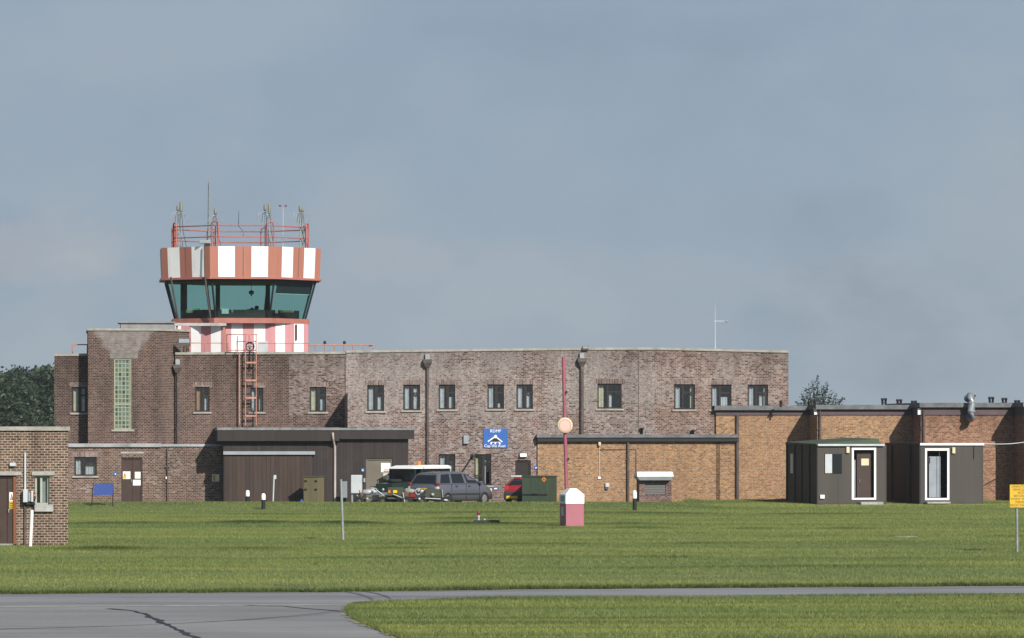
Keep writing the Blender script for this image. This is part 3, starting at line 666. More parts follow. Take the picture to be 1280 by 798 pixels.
# dark middle section, step, limed section, red end
STD = [(.10, .44, .04, .96, CURT), (.64, .94, .04, .58, CURT)]
h = section(219, 361, 443.6, 443, 0, B_DARK, [(244, 484, 262, 515), (313, 485, 329, 515)], left=True, label='brown brick wall behind the roof ladder')
window(FM, office, h[0], 0, 'two', [(.08, .38, .04, .96, CURTO), (.62, .95, .04, .62, CURT)]); window(FM, office, h[1], 0, 'two', [(.1, .44, .04, .9, CURT), (.62, .95, .04, .70, CURT)])
h = section(361, 432, 443, 442.8, .004, B_MID, [(387, 484, 407.5, 515)], left=True, label='brown brick wall where lime bloom begins')
window(FM, office, h[0], .004, 'two', [(.10, .40, .04, .96, CURTY), (.66, .94, .04, .5, CURT)])
nP = .05
g3 = FM.rect(593, 568, 614, 607, nP); g2 = FM.rect(548.5, 568, 569, 597, nP); gd = FM.rect(644, 575.5, 663.5, 640, nP)
u0, u1 = U(432, nP), U(818, nP)
holes = [FM.rect(*q, nP) for q in ((459, 481.8, 480, 514), (504, 481.2, 525, 513), (548.3, 481, 569, 512), (609.3, 480.8, 630, 511.4), (645.5, 480.8, 666, 511.4), (746.8, 479.8, 777, 511))]
gd = (gd[0], gd[1], ZB, gd[3])
zl0, zm, zr = Z(432, 441.3, nP), Z(700, 438.0, nP), Z(818, 437.4, nP)
mb = MB(); um = U(700, nP)
allh = holes + [g2, g3, gd]
wall_front(mb, FM, nP, u0, um, ZB, zl0, zm, [q for q in allh if q[1] < um]); 
wall_front(mb, FM, nP, um, u1, ZB, zm, zr, [q for q in allh if q[0] > um])
shell(mb, FM, u0, u1, nP - 9, nP, ZB, zl0, zr, True, False)
mb.build('wall', B_PALE, office)['label'] = 'pale mauve middle wall covered in lime bloom'
MB().fbox(FM, u0, u1, nP - 8.98, nP - .02, zr - .42, zr - .30).build('roof', FELT, office)
coping(FM, office, u0, um, nP - .3, nP + .05, zl0, zm); coping(FM, office, um, u1, nP - .3, nP + .05, zm, zr)
CS = [[(.10, .42, .04, .96, CURT), (.62, .94, .04, .58, CURT)], [(.12, .38, .04, .96, CURT), (.62, .90, .04, .9, CURT)], [(.10, .36, .04, .96, CURT), (.64, .94, .04, .5, CURT)],
      [(.10, .40, .04, .96, CURT), (.64, .80, .04, .22, CURT)], [(.12, .44, .04, .96, CURT), (.62, .94, .04, .66, CURT)], [(.06, .28, .04, .96, CURTY), (.5, .62, .04, .6, CURT)]]
for i, q in enumerate(holes): window(FM, office, q, nP, 'wide' if i == 5 else 'two', CS[i])
window(FM, office, g2, nP, 'two', [(.1, .42, .3, .96, CURT), (.64, .94, .2, .7, CURT)], lintel=False)
window(FM, office, g3, nP, 'tall', [(.06, .26, .02, .96, CURTY), (.62, .72, .05, .8, CURT)], lintel=False)
door_double(FM, office, gd, nP, DARKFR, False)
def seam_line(px, py0, py1, n, F=FM, root=office):
    u = F.u(px, n); MB().fbox(F, u - .018, u + .018, n - .02, n + .006, F.z(px, py1, n), F.z(px, py0, n)).build('movement_joint', PIPE, root)
seam_line(798, 439, 548, nP); seam_line(431.6, 445, 494, .02)
h = section(818, 985.5, 437.4, 441.3, .03, B_RED, [(842.6, 480.6, 868.6, 512), (889, 481, 914.3, 512), (934.6, 481, 960, 512)], right=True, label='cleaner red brick wall at the right end')
for q, s in zip(h, ([(.10, .30, .04, .9, CURT), (.80, .94, .04, .9, CURTY)], [(.08, .34, .04, .9, CURT), (.45, .85, .04, .5, CURT)], [(.10, .36, .04, .9, CURT), (.6, .76, .04, .6, CURT), (.82, .95, .04, .9, CURTY)])):
    window(FM, office, q, .03, 'wide', s)
# brick fin that stands out from the wall above the shed roof
uf = U(432.4, .5); zf = Z(432, 494, .5)
mb = MB(); mb.hexa([FM.pt(uf - .03, 2.2, 2.0), FM.pt(uf + .12, 2.2, 2.0), FM.pt(uf + .12, .05, 2.0), FM.pt(uf - .03, .05, 2.0)],
                   [FM.pt(uf - .03, 2.2, zf + .1), FM.pt(uf + .12, 2.2, zf + .1), FM.pt(uf + .12, .05, zf), FM.pt(uf - .03, .05, zf)])
mb.build('buttress', B_PALE, office)
pipe_down(FM, office, 222, 463, 557, 0.0, r=.06)
pipe_down(FM, office, 534, 456.5, 600, nP, r=.06, base=0)
pipe_down(FM, office, 727, 455, 545, nP, r=.085, base=2.9)
pipe_down(FM, office, 209, 560, 630, nG, hopper=False, r=.03, base=0)
b = MB(); b.fbox(FM, U(207, nG), U(209.5, nG), nG, nG + .1, Z(208, 599, nG), Z(208, 596, nG)); tag(b.build('junction_box', WHITE), 'tiny white box on the thin pipe on the brown ground floor wall', 'junction box')
# roof plant box behind the stair tower
b = MB(); b.fbox(FM, U(151, -3), U(219, -3), -5.5, -3, Z(185, 415, -3), Z(185, 404, -3)); b.fbox(FM, U(151, -3) - .1, U(219, -3), -5.6, -2.9, Z(185, 404, -3), Z(185, 402.3, -3))
tag(b.build('roof_hatch', paint('hatch grey', lin(.20, .205, .205), .7, .15, 2, dirt=lin(.12, .12, .12))), 'low pale grey metal housing on top of the brown stair tower', 'roof housing')
b = MB(); b.fbox(FM, U(218, -1.9), U(283, -1.9), -2.15, -1.9, Z(250, 407.5, -1.9), Z(250, 404, -1.9))
o = b.build('roof_beam', CONC); tag(o, 'slim grey beam crossing in front of the striped tower base', 'beam')
for px in (221, 280):
    u = U(px, -2.1); MB().fbox(FM, u - .05, u + .05, -2.1, -2.0, 6.45, Z(px, 407.5, -2.1) - .002).build('post', REDST, o)

# fixtures on the office wall
def floodlight(px, py, n, label, sz=1.0):
    t_ = thing('floodlight', label, 'floodlight', FM.pt(U(px, n), n, Z(px, py, n)), 'floodlights on the office block')
    u, z = U(px, n), Z(px, py, n)
    MB().fbox(FM, u - .19 * sz, u + .19 * sz, n + .10, n + .26, z - .12 * sz, z + .13 * sz).build('housing', PIPE, t_)
    MB().fbox(FM, u - .16 * sz, u + .16 * sz, n + .262, n + .275, z - .02 * sz, z + .10 * sz).build('lens', GREY, t_)
    MB().tube([FM.pt(u, n + .12, z), FM.pt(u, n - .2, z - .18 * sz), FM.pt(u, n - .2, z - .5)], .025, 6).build('bracket', PIPE, t_)
floodlight(230, 428, .2, 'dark rainwater hopper, shaped like a floodlight, on the corner of the brown stair tower', 1.5)  # really a rainwater hopper and pipe, no lamp; reuses the floodlight shape
floodlight(731, 435.5, -.05, 'small floodlight standing on the parapet above the middle wall', .75)
b = MB(); b.fbox(FM, U(579, nP), U(585.5, nP), nP, nP + .14, Z(582, 555, nP), Z(582, 544.5, nP)); tag(b.build('vent_box', GREY, bevel=.015), 'small grey louvre box on the limed wall left of the blue sign', 'vent')
b = MB(); b.fbox(FM, U(649.4, nP), U(658, nP), nP, nP + .16, Z(653, 571.5, nP), Z(653, 567, nP)); o = b.build('door_lamp', WHITE, bevel=.02); tag(o, 'white bulkhead lamp over the dark office door behind the red car', 'lamp')
b = MB(); b.fbox(FM, U(649, nP), U(658.4, nP), nP, nP + .06, Z(653, 572, nP), Z(653, 566.4, nP)); b.build('base', BLACK, o)
def plaque(px0, py0, px1, py1, n, label, mat=SIGNBLUE, F=FM, mark=True, cat='sign', grp=None, name='wall_plaque'):
    q = F.rect(px0, py0, px1, py1, n); b = MB(); b.fbox(F, q[0], q[1], n + .003, n + .02, q[2], q[3]); o = b.build(name, mat); tag(o, label, cat, grp)
    if mark:
        u, z = (q[0] + q[1]) / 2, (q[2] + q[3]) / 2; w_ = (q[1] - q[0]) * .22
        MB().fbox(F, u - w_, u + w_, n + .021, n + .024, z - .035, z + .02).build('symbol', WHITE, o)
    return o
PG = 'small blue plaques by the doors'
plaque(668, 582.5, 672, 587, nP, 'small blue plaque right of the dark office door', grp=PG)
plaque(615.5, 609.2, 623.5, 612.5, nP, 'low wide blue plaque near the ground between grey car and red car', grp=PG)
plaque(142.5, 590.5, 146, 594.5, nG, 'tiny blue plaque left of the brown double door', grp=PG)
# blue unit sign: lettering over a black and white winged emblem
q = FM.rect(604, 536, 634.6, 560, nP); sg = thing('unit_sign', 'blue board with white lettering and a winged emblem on the limed brick wall', 'sign', FM.pt(q[0], nP, q[2]))
W_, H_ = q[1] - q[0], q[3] - q[2]; n = nP + .045
MB().fbox(FM, q[0], q[1], nP + .004, n, q[2], q[3]).build('board', SIGNBLUE, sg)
X = lambda f: q[0] + W_ * f
Yv = lambda f: q[3] - H_ * f
wall_text(FM, 'RDMF', X(.5), n + .004, Yv(.13), .20, WHITE, sg); wall_text(FM, 'Cap the Aust', X(.47), n + .004, Yv(.905), .185, WHITE, sg)
def flat(pts, nn, mat, name, th=.006):
    P = [FM.pt(X(a), n + nn, Yv(b_)) for a, b_ in pts]; b = MB(); b.face(P); k = [p + FM.nv * th for p in P]; b.face(k)
    for i in range(len(P)): j = (i + 1) % len(P); b.face([P[i], P[j], k[j], k[i]])
    return b.build(name, mat, sg)
flat([(.31, .62), (.44, .50), (.56, .50), (.69, .62), (.58, .69), (.42, .69)], .002, BLACK, 'emblem')
flat([(.17, .65), (.44, .42), (.46, .47), (.20, .70)], .003, WHITE, 'emblem'); flat([(.79, .67), (.54, .42), (.52, .47), (.76, .71)], .003, WHITE, 'emblem')
flat([(.43, .46), (.45, .36), (.50, .32), (.55, .36), (.57, .46), (.50, .50)], .009, WHITE, 'emblem')
for a in (.32, .49, .67): flat([(a - .025, .71), (a + .025, .71), (a + .035, .82), (a - .035, .82)], .009, WHITE, 'emblem')
flat([(.33, .695), (.66, .695), (.66, .72), (.33, .72)], .010, WHITE, 'emblem')
# iron bracket whose shadow slants down the wall
u, z = U(590, nP), Z(590, 571, nP)
b = MB(); b.tube([FM.pt(u, nP, z), FM.pt(u, nP + .62, z + .02), FM.pt(u, nP + 1.05, z + .04)], .045, 6); b.fbox(FM, u - .07, u + .07, nP + .001, nP + .03, z - .12, z + .12); tag(b.build('wall_bracket', DARKFR), 'dark iron bracket sticking out of the limed wall between two ground floor windows', 'bracket')

# door notices
NG_ = 'paper notices on the brown double door'
for q4, mt, lb in (((153.5, 589.5, 163, 599, ), PAPER, 'white hazard notice with yellow triangle on the left leaf of the brown door'), ((168.5, 590, 177.3, 598.5), PAPER, 'grey-white notice on the right leaf of the brown door, upper one'), ((166.2, 600, 177.5, 607), WHITE, 'white notice on the right leaf of the brown door, lower one')):
    qq = FM.rect(*q4, nG - .08); b = MB(); b.fbox(FM, qq[0], qq[1], nG - .084, nG - .076, qq[2], qq[3]); o = tag(b.build('door_notice', mt), lb, 'notice', NG_)
    if q4[0] == 153.5:
        w_, h_ = qq[1] - qq[0], qq[3] - qq[2]
        MB().fbox(FM, qq[0] + .02, qq[0] + w_ * .45, nG - .075, nG - .073, qq[2] + .02, qq[2] + h_ * .45).build('hazard_patch', YELLOW, o)
        b = MB(); b.face([FM.pt(qq[0] + .05, nG - .072, qq[2] + h_ * .45), FM.pt(qq[0] + w_ * .4, nG - .072, qq[2] + h_ * .45), FM.pt(qq[0] + w_ * .25, nG - .072, qq[2] + h_ * .85)]); b.build('hazard_patch', RED, o)
qq = FM.rect(265, 593, 274, 602, nG); b = MB(); b.fbox(FM, qq[0], qq[1], nG + .003, nG + .016, qq[2], qq[3]); o = tag(b.build('wall_notice', PAPER), 'notice board on the brown wall in the shadow beside the shed', 'notice')
MB().fbox(FM, qq[0] + .03, qq[0] + .16, nG + .017, nG + .019, qq[2] + .03, qq[3] - .04).build('hazard_patch', YELLOW, o)

# roof rails
def rail_thing(label, pts, posts, zb, name='roof_railing', mid=True, r=.028):
    """pts: corner list (u,n) top height z per rail"""
    t_ = thing(name, label, 'railing', FM.pt(pts[0][0], pts[0][1], zb), 'red guard rails on the office roof')
    zt_ = pts[0][2]
    MB().tube([FM.pt(*p) for p in pts], r, 6).build('top_rail', LADDER, t_)
    if mid: MB().tube([FM.pt(p[0], p[1], zb + (p[2] - zb) * .5) for p in pts], r * .9, 6).build('mid_rail', LADDER, t_)
    for (u_, n_) in posts: MB().tube([FM.pt(u_, n_, zb), FM.pt(u_, n_, zt_)], r, 6).build('post', LADDER, t_)
n_ = -.5
rail_thing('short red guard rail on the roof at the far left of the brown wing', [(U(90.5, n_), n_, Z(90, 431, n_)), (U(109.5, n_), n_, Z(109, 431, n_)), (U(109.5, n_), n_ - 1.5, Z(109, 431, n_))], [(U(90.5, n_), n_), (U(109.3, n_), n_ - 1.4)], 6.4, mid=False)
n_ = -.7
rail_thing('red guard rail in front of the left side of the striped tower base', [(U(237, n_), n_, Z(250, 429, n_)), (U(286, n_), n_, Z(250, 429, n_))], [(U(237, n_), n_), (U(256, n_), n_), (U(285, n_), n_)], 6.4, mid=False, r=.022)
rail_thing('red guard rail in front of the right side of the striped tower base', [(U(323, n_), n_, Z(340, 429.3, n_)), (U(386, n_), n_, Z(340, 429.3, n_))], [(U(344, n_), n_), (U(365.5, n_), n_), (U(386, n_), n_)], 6.4, mid=False, r=.022)
n_ = -2.0
zt_ = Z(420, 431.3, n_)
rail_thing('long red guard rail running right from the striped tower along the parapet', [(U(386, n_), n_, zt_), (U(467, n_), n_, zt_), (U(467, n_), n_ - 3, zt_)], [(U(p, n_), n_) for p in (394, 406, 418, 430, 441, 454, 466.5)], 6.35, mid=True)
for px in (406, 430.5):
    c = FM.pt(U(px, n_), n_, zt_ + .045); b = MB(); b.lathe(c, [(.02, 0), (.07, 0), (.075, .07), (.05, .13), (.0, .15)], 10); tag(b.build('roof_lamp', BLACK), 'small dark domed lamp on the long roof rail, ' + ('nearer to the tower' if px < 410 else 'farther from the tower'), 'lamp', 'domed lamps on the long roof rail')

# ladder with its platform frame
nl = .32; ld = thing('roof_ladder', 'salmon red roof ladder up the brown wall with a railed top frame', 'ladder', FM.pt(U(310, nl), nl, 3.3))
ztop, zbot = Z(310, 424, nl), Z(310, 532, nl)
for px in (306.8, 320.2): MB().tube([FM.pt(U(px, nl), nl, zbot), FM.pt(U(px, nl), nl, ztop)], .028, 6).build('stile', LADDER, ld)
MB().tube([FM.pt(U(299.3, nl), nl - .1, zbot), FM.pt(U(299.3, nl), nl - .1, Z(299, 440, nl))], .034, 6).build('standpipe', LADDER, ld)
b = MB(); z = zbot + .15; ua, ub = U(307, nl), U(320, nl)
while z < ztop: b.tube([FM.pt(ua, nl, z), FM.pt(ub, nl, z)], .013, 5); z += .30
b.build('rungs', PIPE, ld)
for py in (453.5, 475.8, 497.5, 520): MB().fbox(FM, ua - .02, ub + .02, nl + .035, nl + .065, Z(313, py + 1.1, nl), Z(313, py - 1.1, nl)).build('cage_hoop', LADDER, ld)
for py in (460, 505):
    for px in (306.8, 320.2): MB().tube([FM.pt(U(px, nl), 0, Z(px, py, nl)), FM.pt(U(px, nl), nl, Z(px, py, nl))], .02, 6).build('wall_stay', LADDER, ld)
b = MB(); T = lambda px, py, nn=.2: FM.pt(U(px, nn), nn, Z(px, py, nn))
for seg in (((283.5, 440), (283.5, 418.3), (322, 418.3)), ((283.5, 438), (300, 438), (320, 438)), ((297, 442), (297, 420)), ((306.8, 432), (306.8, 418)), ((311.5, 428), (311.5, 418)), ((320.2, 430), (320.2, 418)), ((294.5, 444), (296, 427), (320, 427))):
    b.tube([T(*p) for p in seg], .026, 6)
for px in (283.5, 320.2): b.tube([T(px, 418.3), T(px, 418.3, -1.0)], .026, 6); b.tube([T(px, 418.3, -1.0), FM.pt(U(px, -1.0), -1.0, 6.5)], .026, 6)
b.build('platform_frame', LADDER, ld)
c = T(312.3, 433.5, .12); hr = thing('hose_reel', 'round hose reel at the head of the salmon roof ladder', 'hose reel', c)
rows = [[c + FM.uv * ((.19 + .035 * math.cos(a)) * math.cos(q_)) + Vector((0, 0, (.19 + .035 * math.cos(a)) * math.sin(q_))) + FM.nv * .035 * math.sin(a) for a in [k * math.pi / 3 for k in range(6)]] for q_ in [k * math.pi / 10 for k in range(21)]]
MB().grid(rows, 0, True, True).build('rim', BLACK, hr)
b = MB()
for k in range(3): a = k * math.pi / 3; d = FM.uv * .18 * math.cos(a) + Vector((0, 0, .18 * math.sin(a))); b.tube([c - d, c + d], .018, 5)
b.build('spokes', GREY, hr); MB().lathe(c - FM.nv * .05, [(0, 0), (.07, 0), (.07, .1), (0, .1)], 10, 0, FM.nv).build('hub', GALV, hr)
b = MB(); b.tube([c - FM.nv * .04, c - FM.nv * .04 - Vector((0, 0, 1.1))], .03, 6); b.build('stand', BLACK, hr)
# roof aerial on the right
n_ = -2.5; t_ = thing('roof_aerial', 'thin white T shaped aerial on the roof near the right end of the office block', 'aerial', FM.pt(U(894, n_), n_, 6.4))
MB().tube([FM.pt(U(894, n_), n_, 6.4), FM.pt(U(894, n_), n_, Z(894, 378, n_))], .034, 6, r1=.004).build('mast', LGREY, t_)
MB().tube([T(892.5, 401.8, n_), T(908.5, 401.8, n_)], .022, 6).build('cross_arm', LGREY, t_); MB().ball(T(908, 401.8, n_), .06, .06, .06).build('arm_end', GREY, t_)

# ================================================================ CONTROL TOWER
TC = at(300, 440, 202.6); tx, ty = TC.x, TC.y; ROT = R(5.9); K = F_PX / 202.6
ctower = thing('control_tower', 'red and white striped eight sided control tower with tinted glass cab on the office roof', 'control tower', (tx, ty, 6.4))
def octa(ap, rot=ROT):
    r = ap / math.cos(math.pi / 8); return [Vector((tx + r * math.cos(rot + R(-112.5 + 45 * k)), ty + r * math.sin(rot + R(-112.5 + 45 * k)), 0)) for k in range(8)]   # face k between k and k+1; face 0 faces the viewer
zat = lambda py, y=199.2: H + (HY - py) / F_PX * y
def striped(mb, A, B, za, zb, A2=None, B2=None, pat=((.5, 0), (1, 1), (1, 0), (1, 1), (.5, 0))):
    A2 = A2 or A; B2 = B2 or B; tot = sum(p[0] for p in pat); f = 0
    for wdt, mi in pat:
        f2 = f + wdt / tot; e = random.uniform(-.004, .004)
        p = lambda P, Q, f_, z_: Vector((*(P.lerp(Q, f_)).xy, z_))
        mb.face([p(A, B, f, za), p(A, B, f2, za), p(A2, B2, f2, zb), p(A2, B2, f, zb)], mi); f = f2
V = lambda p, z: Vector((p.x, p.y, z))
zF0, zF1 = zat(346.5), zat(308.5)
of0, of1 = octa(3.70), octa(3.76)
mb = MB()
for k in range(8): striped(mb, of0[k], of0[(k + 1) % 8], zF0, zF1, of1[k], of1[(k + 1) % 8])
oi = octa(3.4)
for k in range(8):
    j = (k + 1) % 8; mb.face([V(of1[k], zF1), V(of1[j], zF1), V(oi[j], zF1 + .0), V(oi[k], zF1)], 1); mb.face([V(oi[j], zF1), V(oi[k], zF1), V(oi[k], zF1 - .5), V(oi[j], zF1 - .5)][::-1], 1)
mb.build('fascia', [REDST, WHITED], ctower)
for k in (7, 0, 1):                                 # panel seams of the fascia
    a, b_ = of1[k].lerp(of1[(k + 1) % 8], .5), of0[k].lerp(of0[(k + 1) % 8], .5); d = (of1[(k + 1) % 8] - of1[k]).normalized(); nrm = Vector((d.y, -d.x, 0))
    s = MB(); s.tube([V(a + nrm * .004, zF1 - .02), V(b_ + nrm * .004, zF0 + .02)], .012, 4); s.build('panel_seam', PIPE, ctower)
mb = MB(); oe0, oe1 = octa(3.79), octa(3.40)
mb.prism([(p.x, p.y) for p in oe0], zF0 - .10, zF0 - .003); mb.build('soffit', LEDGE, ctower)
mb = MB(); mb.prism([(p.x, p.y) for p in octa(3.55)], zF0 - .17, zF0 - .103); mb.build('head_frame', BLACK, ctower)
MB().prism([(p.x, p.y) for p in oi], zF1 - .5, zF1 - .38).build('roof', FELT, ctower)
zG1, zG0 = zF0 - .172, zat(397.5)
g0, g1 = octa(3.04), octa(3.50)
for k in range(8):
    j = (k + 1) % 8; nm = ((g0[k] + g0[j]) / 2 - Vector((tx, ty, 0))); nm.z = 0; nm.normalize()
    s = MB(); P = [V(g0[k], zG0), V(g0[j], zG0), V(g1[j], zG1), V(g1[k], zG1)]; s.face(P); s.build('cab_window', CABGLASS, ctower)
    s = MB(); s.tube([V(g0[k], zG0), V(g1[k], zG1)], .05, 6); s.build('mullion', BLACK, ctower)
s = MB(); s.prism([(p.x, p.y) for p in octa(3.22)], zG0 - .24, zG0 - .003); s.build('ledge', LEDGE, ctower)
# cab inside: floor is the ledge, desk ring, posts behind
s = MB()
da, db = octa(2.75), octa(1.95)
for k in range(8):
    j = (k + 1) % 8; s.hexa([V(da[k], zG0 + .34), V(da[j], zG0 + .34), V(db[j], zG0 + .34), V(db[k], zG0 + .34)], [V(da[k], zG0 + .40), V(da[j], zG0 + .40), V(db[j], zG0 + .40), V(db[k], zG0 + .40)])
    s.hexa([V(da[k], zG0), V(da[j], zG0), V(da[j].lerp(db[j], .15), zG0), V(da[k].lerp(db[k], .15), zG0)], [V(da[k], zG0 + .338), V(da[j], zG0 + .338), V(da[j].lerp(db[j], .15), zG0 + .338), V(da[k].lerp(db[k], .15), zG0 + .338)])
s.build('desk', BLACK, ctower)
for px, hw_ in ((229.8, .15), (272.3, .10), (334.8, .10)):
    c = at(px, 400, 204.6); s = MB(); s.box(c.x - hw_, c.x + hw_, c.y - .15, c.y + .15, zG0, zG1 + .1); s.build('pillar', BLACK, ctower)
a, b_ = g1[1].lerp(g1[2], .12), g1[1].lerp(g1[2], .96); cin = Vector((tx, ty, 0)); a2, b2 = g0[1].lerp(g0[2], .12), g0[1].lerp(g0[2], .96)
s = MB(); zb_ = zG1 - (zG1 - zG0) * .34; f = .34
pa, pb, pc, pd = V(a, zG1), V(b_, zG1), V(b_.lerp(b2, f), zb_), V(a.lerp(a2, f), zb_)
off = (cin - (g0[1] + g0[2]) / 2); off.z = 0; off.normalize(); off *= .10
s.face([pd + off, pc + off, pb + off, pa + off]); s.face([pa + off * 1.1, pb + off * 1.1, pc + off * 1.1, pd + off * 1.1]); bl = s.build('blind', SHIRTD, ctower)
MB().tube([pd + off, pc + off], .022, 6).build('hem', LGREY, bl)
# striped base
zB0, zB1 = 6.35, zG0 - .242
P1, P2 = at(282.3, 430, 199.7), at(338.5, 430, 199.9); P3 = at(385.3, 430, 201.3); P0 = at(214, 430, 200.7)
mb = MB(); half = ((.5, 0), (1, 1), (1, 0), (1, 1), (.5, 0))
striped(mb, P1, P2, zB0, zB1); striped(mb, P2, P3, zB0, zB1); striped(mb, P0, P1, zB0, zB1, pat=((1, 1), (1, 0), (1, 1), (1, 0), (1, 1), (.5, 0)))
P4, P5 = Vector((P3.x - .4, P3.y + 3, 0)), Vector((P0.x + .3, P0.y + 3, 0))
striped(mb, P3, P4, zB0, zB1); striped(mb, P4, P5, zB0, zB1); striped(mb, P5, P0, zB0, zB1)
mb.build('base', [PINKST, WHITE], ctower)
c = P2.lerp(P3, .66); d = (P3 - P2).normalized(); nr = Vector((d.y, -d.x, 0)); d.z = 0
s = MB(); s.tube([V(c + nr * .05, zB1 - .03), V(c + nr * .05, zat(424.5))], .045, 6); s.build('cable_duct', BLACK, ctower)
c = P1.lerp(P2, .83); s = MB(); q_ = [V(c + nr * 0 - Vector((.28, .0, 0)), 0)]
s.box(c.x - .24, c.x + .22, P1.y - .06 + (P2.y - P1.y) * .8, P1.y + .3, 6.4, zat(426.5)); s.build('locker', LGREY, ctower)

# people and gear in the cab
def person(loc, face, label, shirt, hair, scale=1.0):
    """seated figure: pelvis at loc"""
    ca, sa = math.cos(face), math.sin(face)
    L = lambda x, y, z: Vector((x * ca - y * sa, x * sa + y * ca, z)) * scale
    def skin(name, verts, edges, mat, parent, rad):
        me = bpy.data.meshes.new(name); me.from_pydata([L(*v) for v in verts], [], []); me = bpy.data.meshes.new(name); me.from_pydata([L(*v) for v in verts], edges, [])
        me.materials.append(mat); o = bpy.data.objects.new(name, me); C.objects.link(o)
        md = o.modifiers.new('skin', 'SKIN')
        for i, r_ in enumerate(rad): me.skin_vertices[0].data[i].radius = (r_ * scale, r_ * scale)
        me.skin_vertices[0].data[0].use_root = True; md.use_smooth_shade = True
        o.modifiers.new('sub', 'SUBSURF').levels = 1; o.modifiers['sub'].render_levels = 1
        if parent is not None: o.parent = parent
        else: o.location = loc
        return o
    v = [(0, 0, .05), (0, .02, .28), (0, .02, .46), (0, .03, .60), (0, .05, .70), (0, .06, .80)]; r_ = [.13, .12, .14, .055, .085, .075]; e = [(0, 1), (1, 2), (2, 3), (3, 4), (4, 5)]
    for s_ in (-1, 1):
        b_ = len(v); v += [(.19 * s_, .02, .50), (.24 * s_, .10, .26), (.17 * s_, .36, .24), (.15 * s_, .44, .23)]; r_ += [.065, .048, .032, .03]; e += [(2, b_), (b_, b_ + 1), (b_ + 1, b_ + 2), (b_ + 2, b_ + 3)]
        for k in range(5):
            f = len(v); dx = (k - 2) * .02; v += [(.15 * s_ + dx, .49, .23), (.15 * s_ + dx * 1.2, .515 + .01 * (2 - abs(k - 2)), .215)]; r_ += [.009, .007]; e += [(b_ + 3, f), (f, f + 1)]
        b_ = len(v); v += [(.10 * s_, .08, .02), (.12 * s_, .45, .04), (.12 * s_, .46, -.38), (.12 * s_, .60, -.42)]; r_ += [.09, .065, .045, .035]; e += [(0, b_), (b_, b_ + 1), (b_ + 1, b_ + 2), (b_ + 2, b_ + 3)]
    o = skin('person', v, e, SKIN, None, r_); tag(o, label, 'person', 'people in the tower cab')
    sv = [(0, 0, .06), (0, .02, .28), (0, .02, .47), (.20, .02, .50), (.245, .10, .26), (-.20, .02, .50), (-.245, .10, .26)]
    skin('shirt', sv, [(0, 1), (1, 2), (2, 3), (3, 4), (2, 5), (5, 6)], shirt, o, [.15, .145, .16, .085, .062, .085, .062])
    tv = [(0, 0, .0), (.11, .08, .02), (.12, .45, .04), (.12, .46, -.36), (-.11, .08, .02), (-.12, .45, .04), (-.12, .46, -.36)]
    skin('trousers', tv, [(0, 1), (1, 2), (2, 3), (0, 4), (4, 5), (5, 6)], SHIRTD, o, [.14, .10, .078, .056, .10, .078, .056])
    hb = MB(); hb.ball(L(0, .035, .80), .108 * scale, .112 * scale, .105 * scale); ho = hb.build('hair', hair, None); ho.parent = o
    fb_ = MB()
    for s_ in (-1, 1): fb_.ball(L(.035 * s_, .135, .765), .012, .012, .012, 0, 6, 4)
    fb_.build('eyes', BLACK, None).parent = o
    nb = MB(); nb.ball(L(0, .15, .74), .016, .022, .024, 0, 6, 4); nb.build('nose', SKIN, None).parent = o
    return o
def chair(loc, label):
    t_ = thing('office_chair', label, 'chair', loc, 'chairs in the tower cab'); x, y, z = loc
    MB().box(x - .24, x + .24, y - .22, y + .24, z + .40, z + .47).build('seat', BLACK, t_, bevel=.02); MB().tube([(x, y, z + .03), (x, y, z + .40)], .03, 8).build('stem', BLACK, t_)
    MB().lathe((x, y, z), [(.0, 0), (.27, 0), (.25, .03), (.04, .05)], 10).build('foot', BLACK, t_)
for (px, py, yy, fa, lb, sh) in ((315.5, 388.5, 201.4, R(150), 'person in a light blue shirt sitting at the desk in the tower cab, head low', SHIRTB), (320.5, 386, 202.6, R(205), 'person in dark clothes sitting behind the blue shirted one in the tower cab', SHIRTD)):
    hd = at(px, py, yy); person(Vector((hd.x, hd.y, hd.z - .76)), fa, lb, sh, HAIR)
    chair((hd.x, hd.y, zG0 - .001), 'black office chair under the ' + ('blue shirted person' if sh is SHIRTB else 'person in dark clothes') + ' in the tower cab')
# hanging signal lamp
c = at(314.2, 366, 200.6); sl_ = thing('signal_lamp', 'dark signal lamp hanging from the ceiling of the tower cab', 'lamp', c)
MB().tube([(c.x, c.y, c.z + .1), (c.x, c.y, zF0 - .172)], .012, 6).build('cord', BLACK, sl_); MB().lathe((c.x, c.y, c.z), [(0, -.17), (.035, -.16), (.04, -.08), (.12, -.05), (.125, .05), (.05, .1), (0, .12)], 12).build('housing', BLACK, sl_)
dz = zG0 + .402
def console(px0, px1, top, yy, mat, label, screen=False):
    a, b_ = at(px0, 390, yy), at(px1, 390, yy); o = MB(); zt_ = zat(top, yy)
    o.hexa([Vector((a.x, yy - .25, dz)), Vector((b_.x, yy - .25, dz)), Vector((b_.x, yy + .2, dz)), Vector((a.x, yy + .2, dz))], [Vector((a.x, yy - .12, zt_)), Vector((b_.x, yy - .12, zt_)), Vector((b_.x, yy + .2, zt_)), Vector((a.x, yy + .2, zt_))])
    o = o.build('console', mat, bevel=.02); tag(o, label, 'console', 'consoles on the cab desk')
    if screen:
        sc = MB(); sc.box(a.x + .06, b_.x - .06, yy - .262, yy - .25, dz + .04, zt_ - .06); sc.build('screen', LGREY, o)
GREENISH = paint('green cabinet', lin(.16, .28, .19), .6, .1)
console(243, 249.5, 385.6, 200.4, GREENISH, 'tall pale green monitor back at the left of the cab desk'); console(233, 242, 391.5, 200.4, GREENISH, 'low pale green cabinet at the far left of the cab desk')
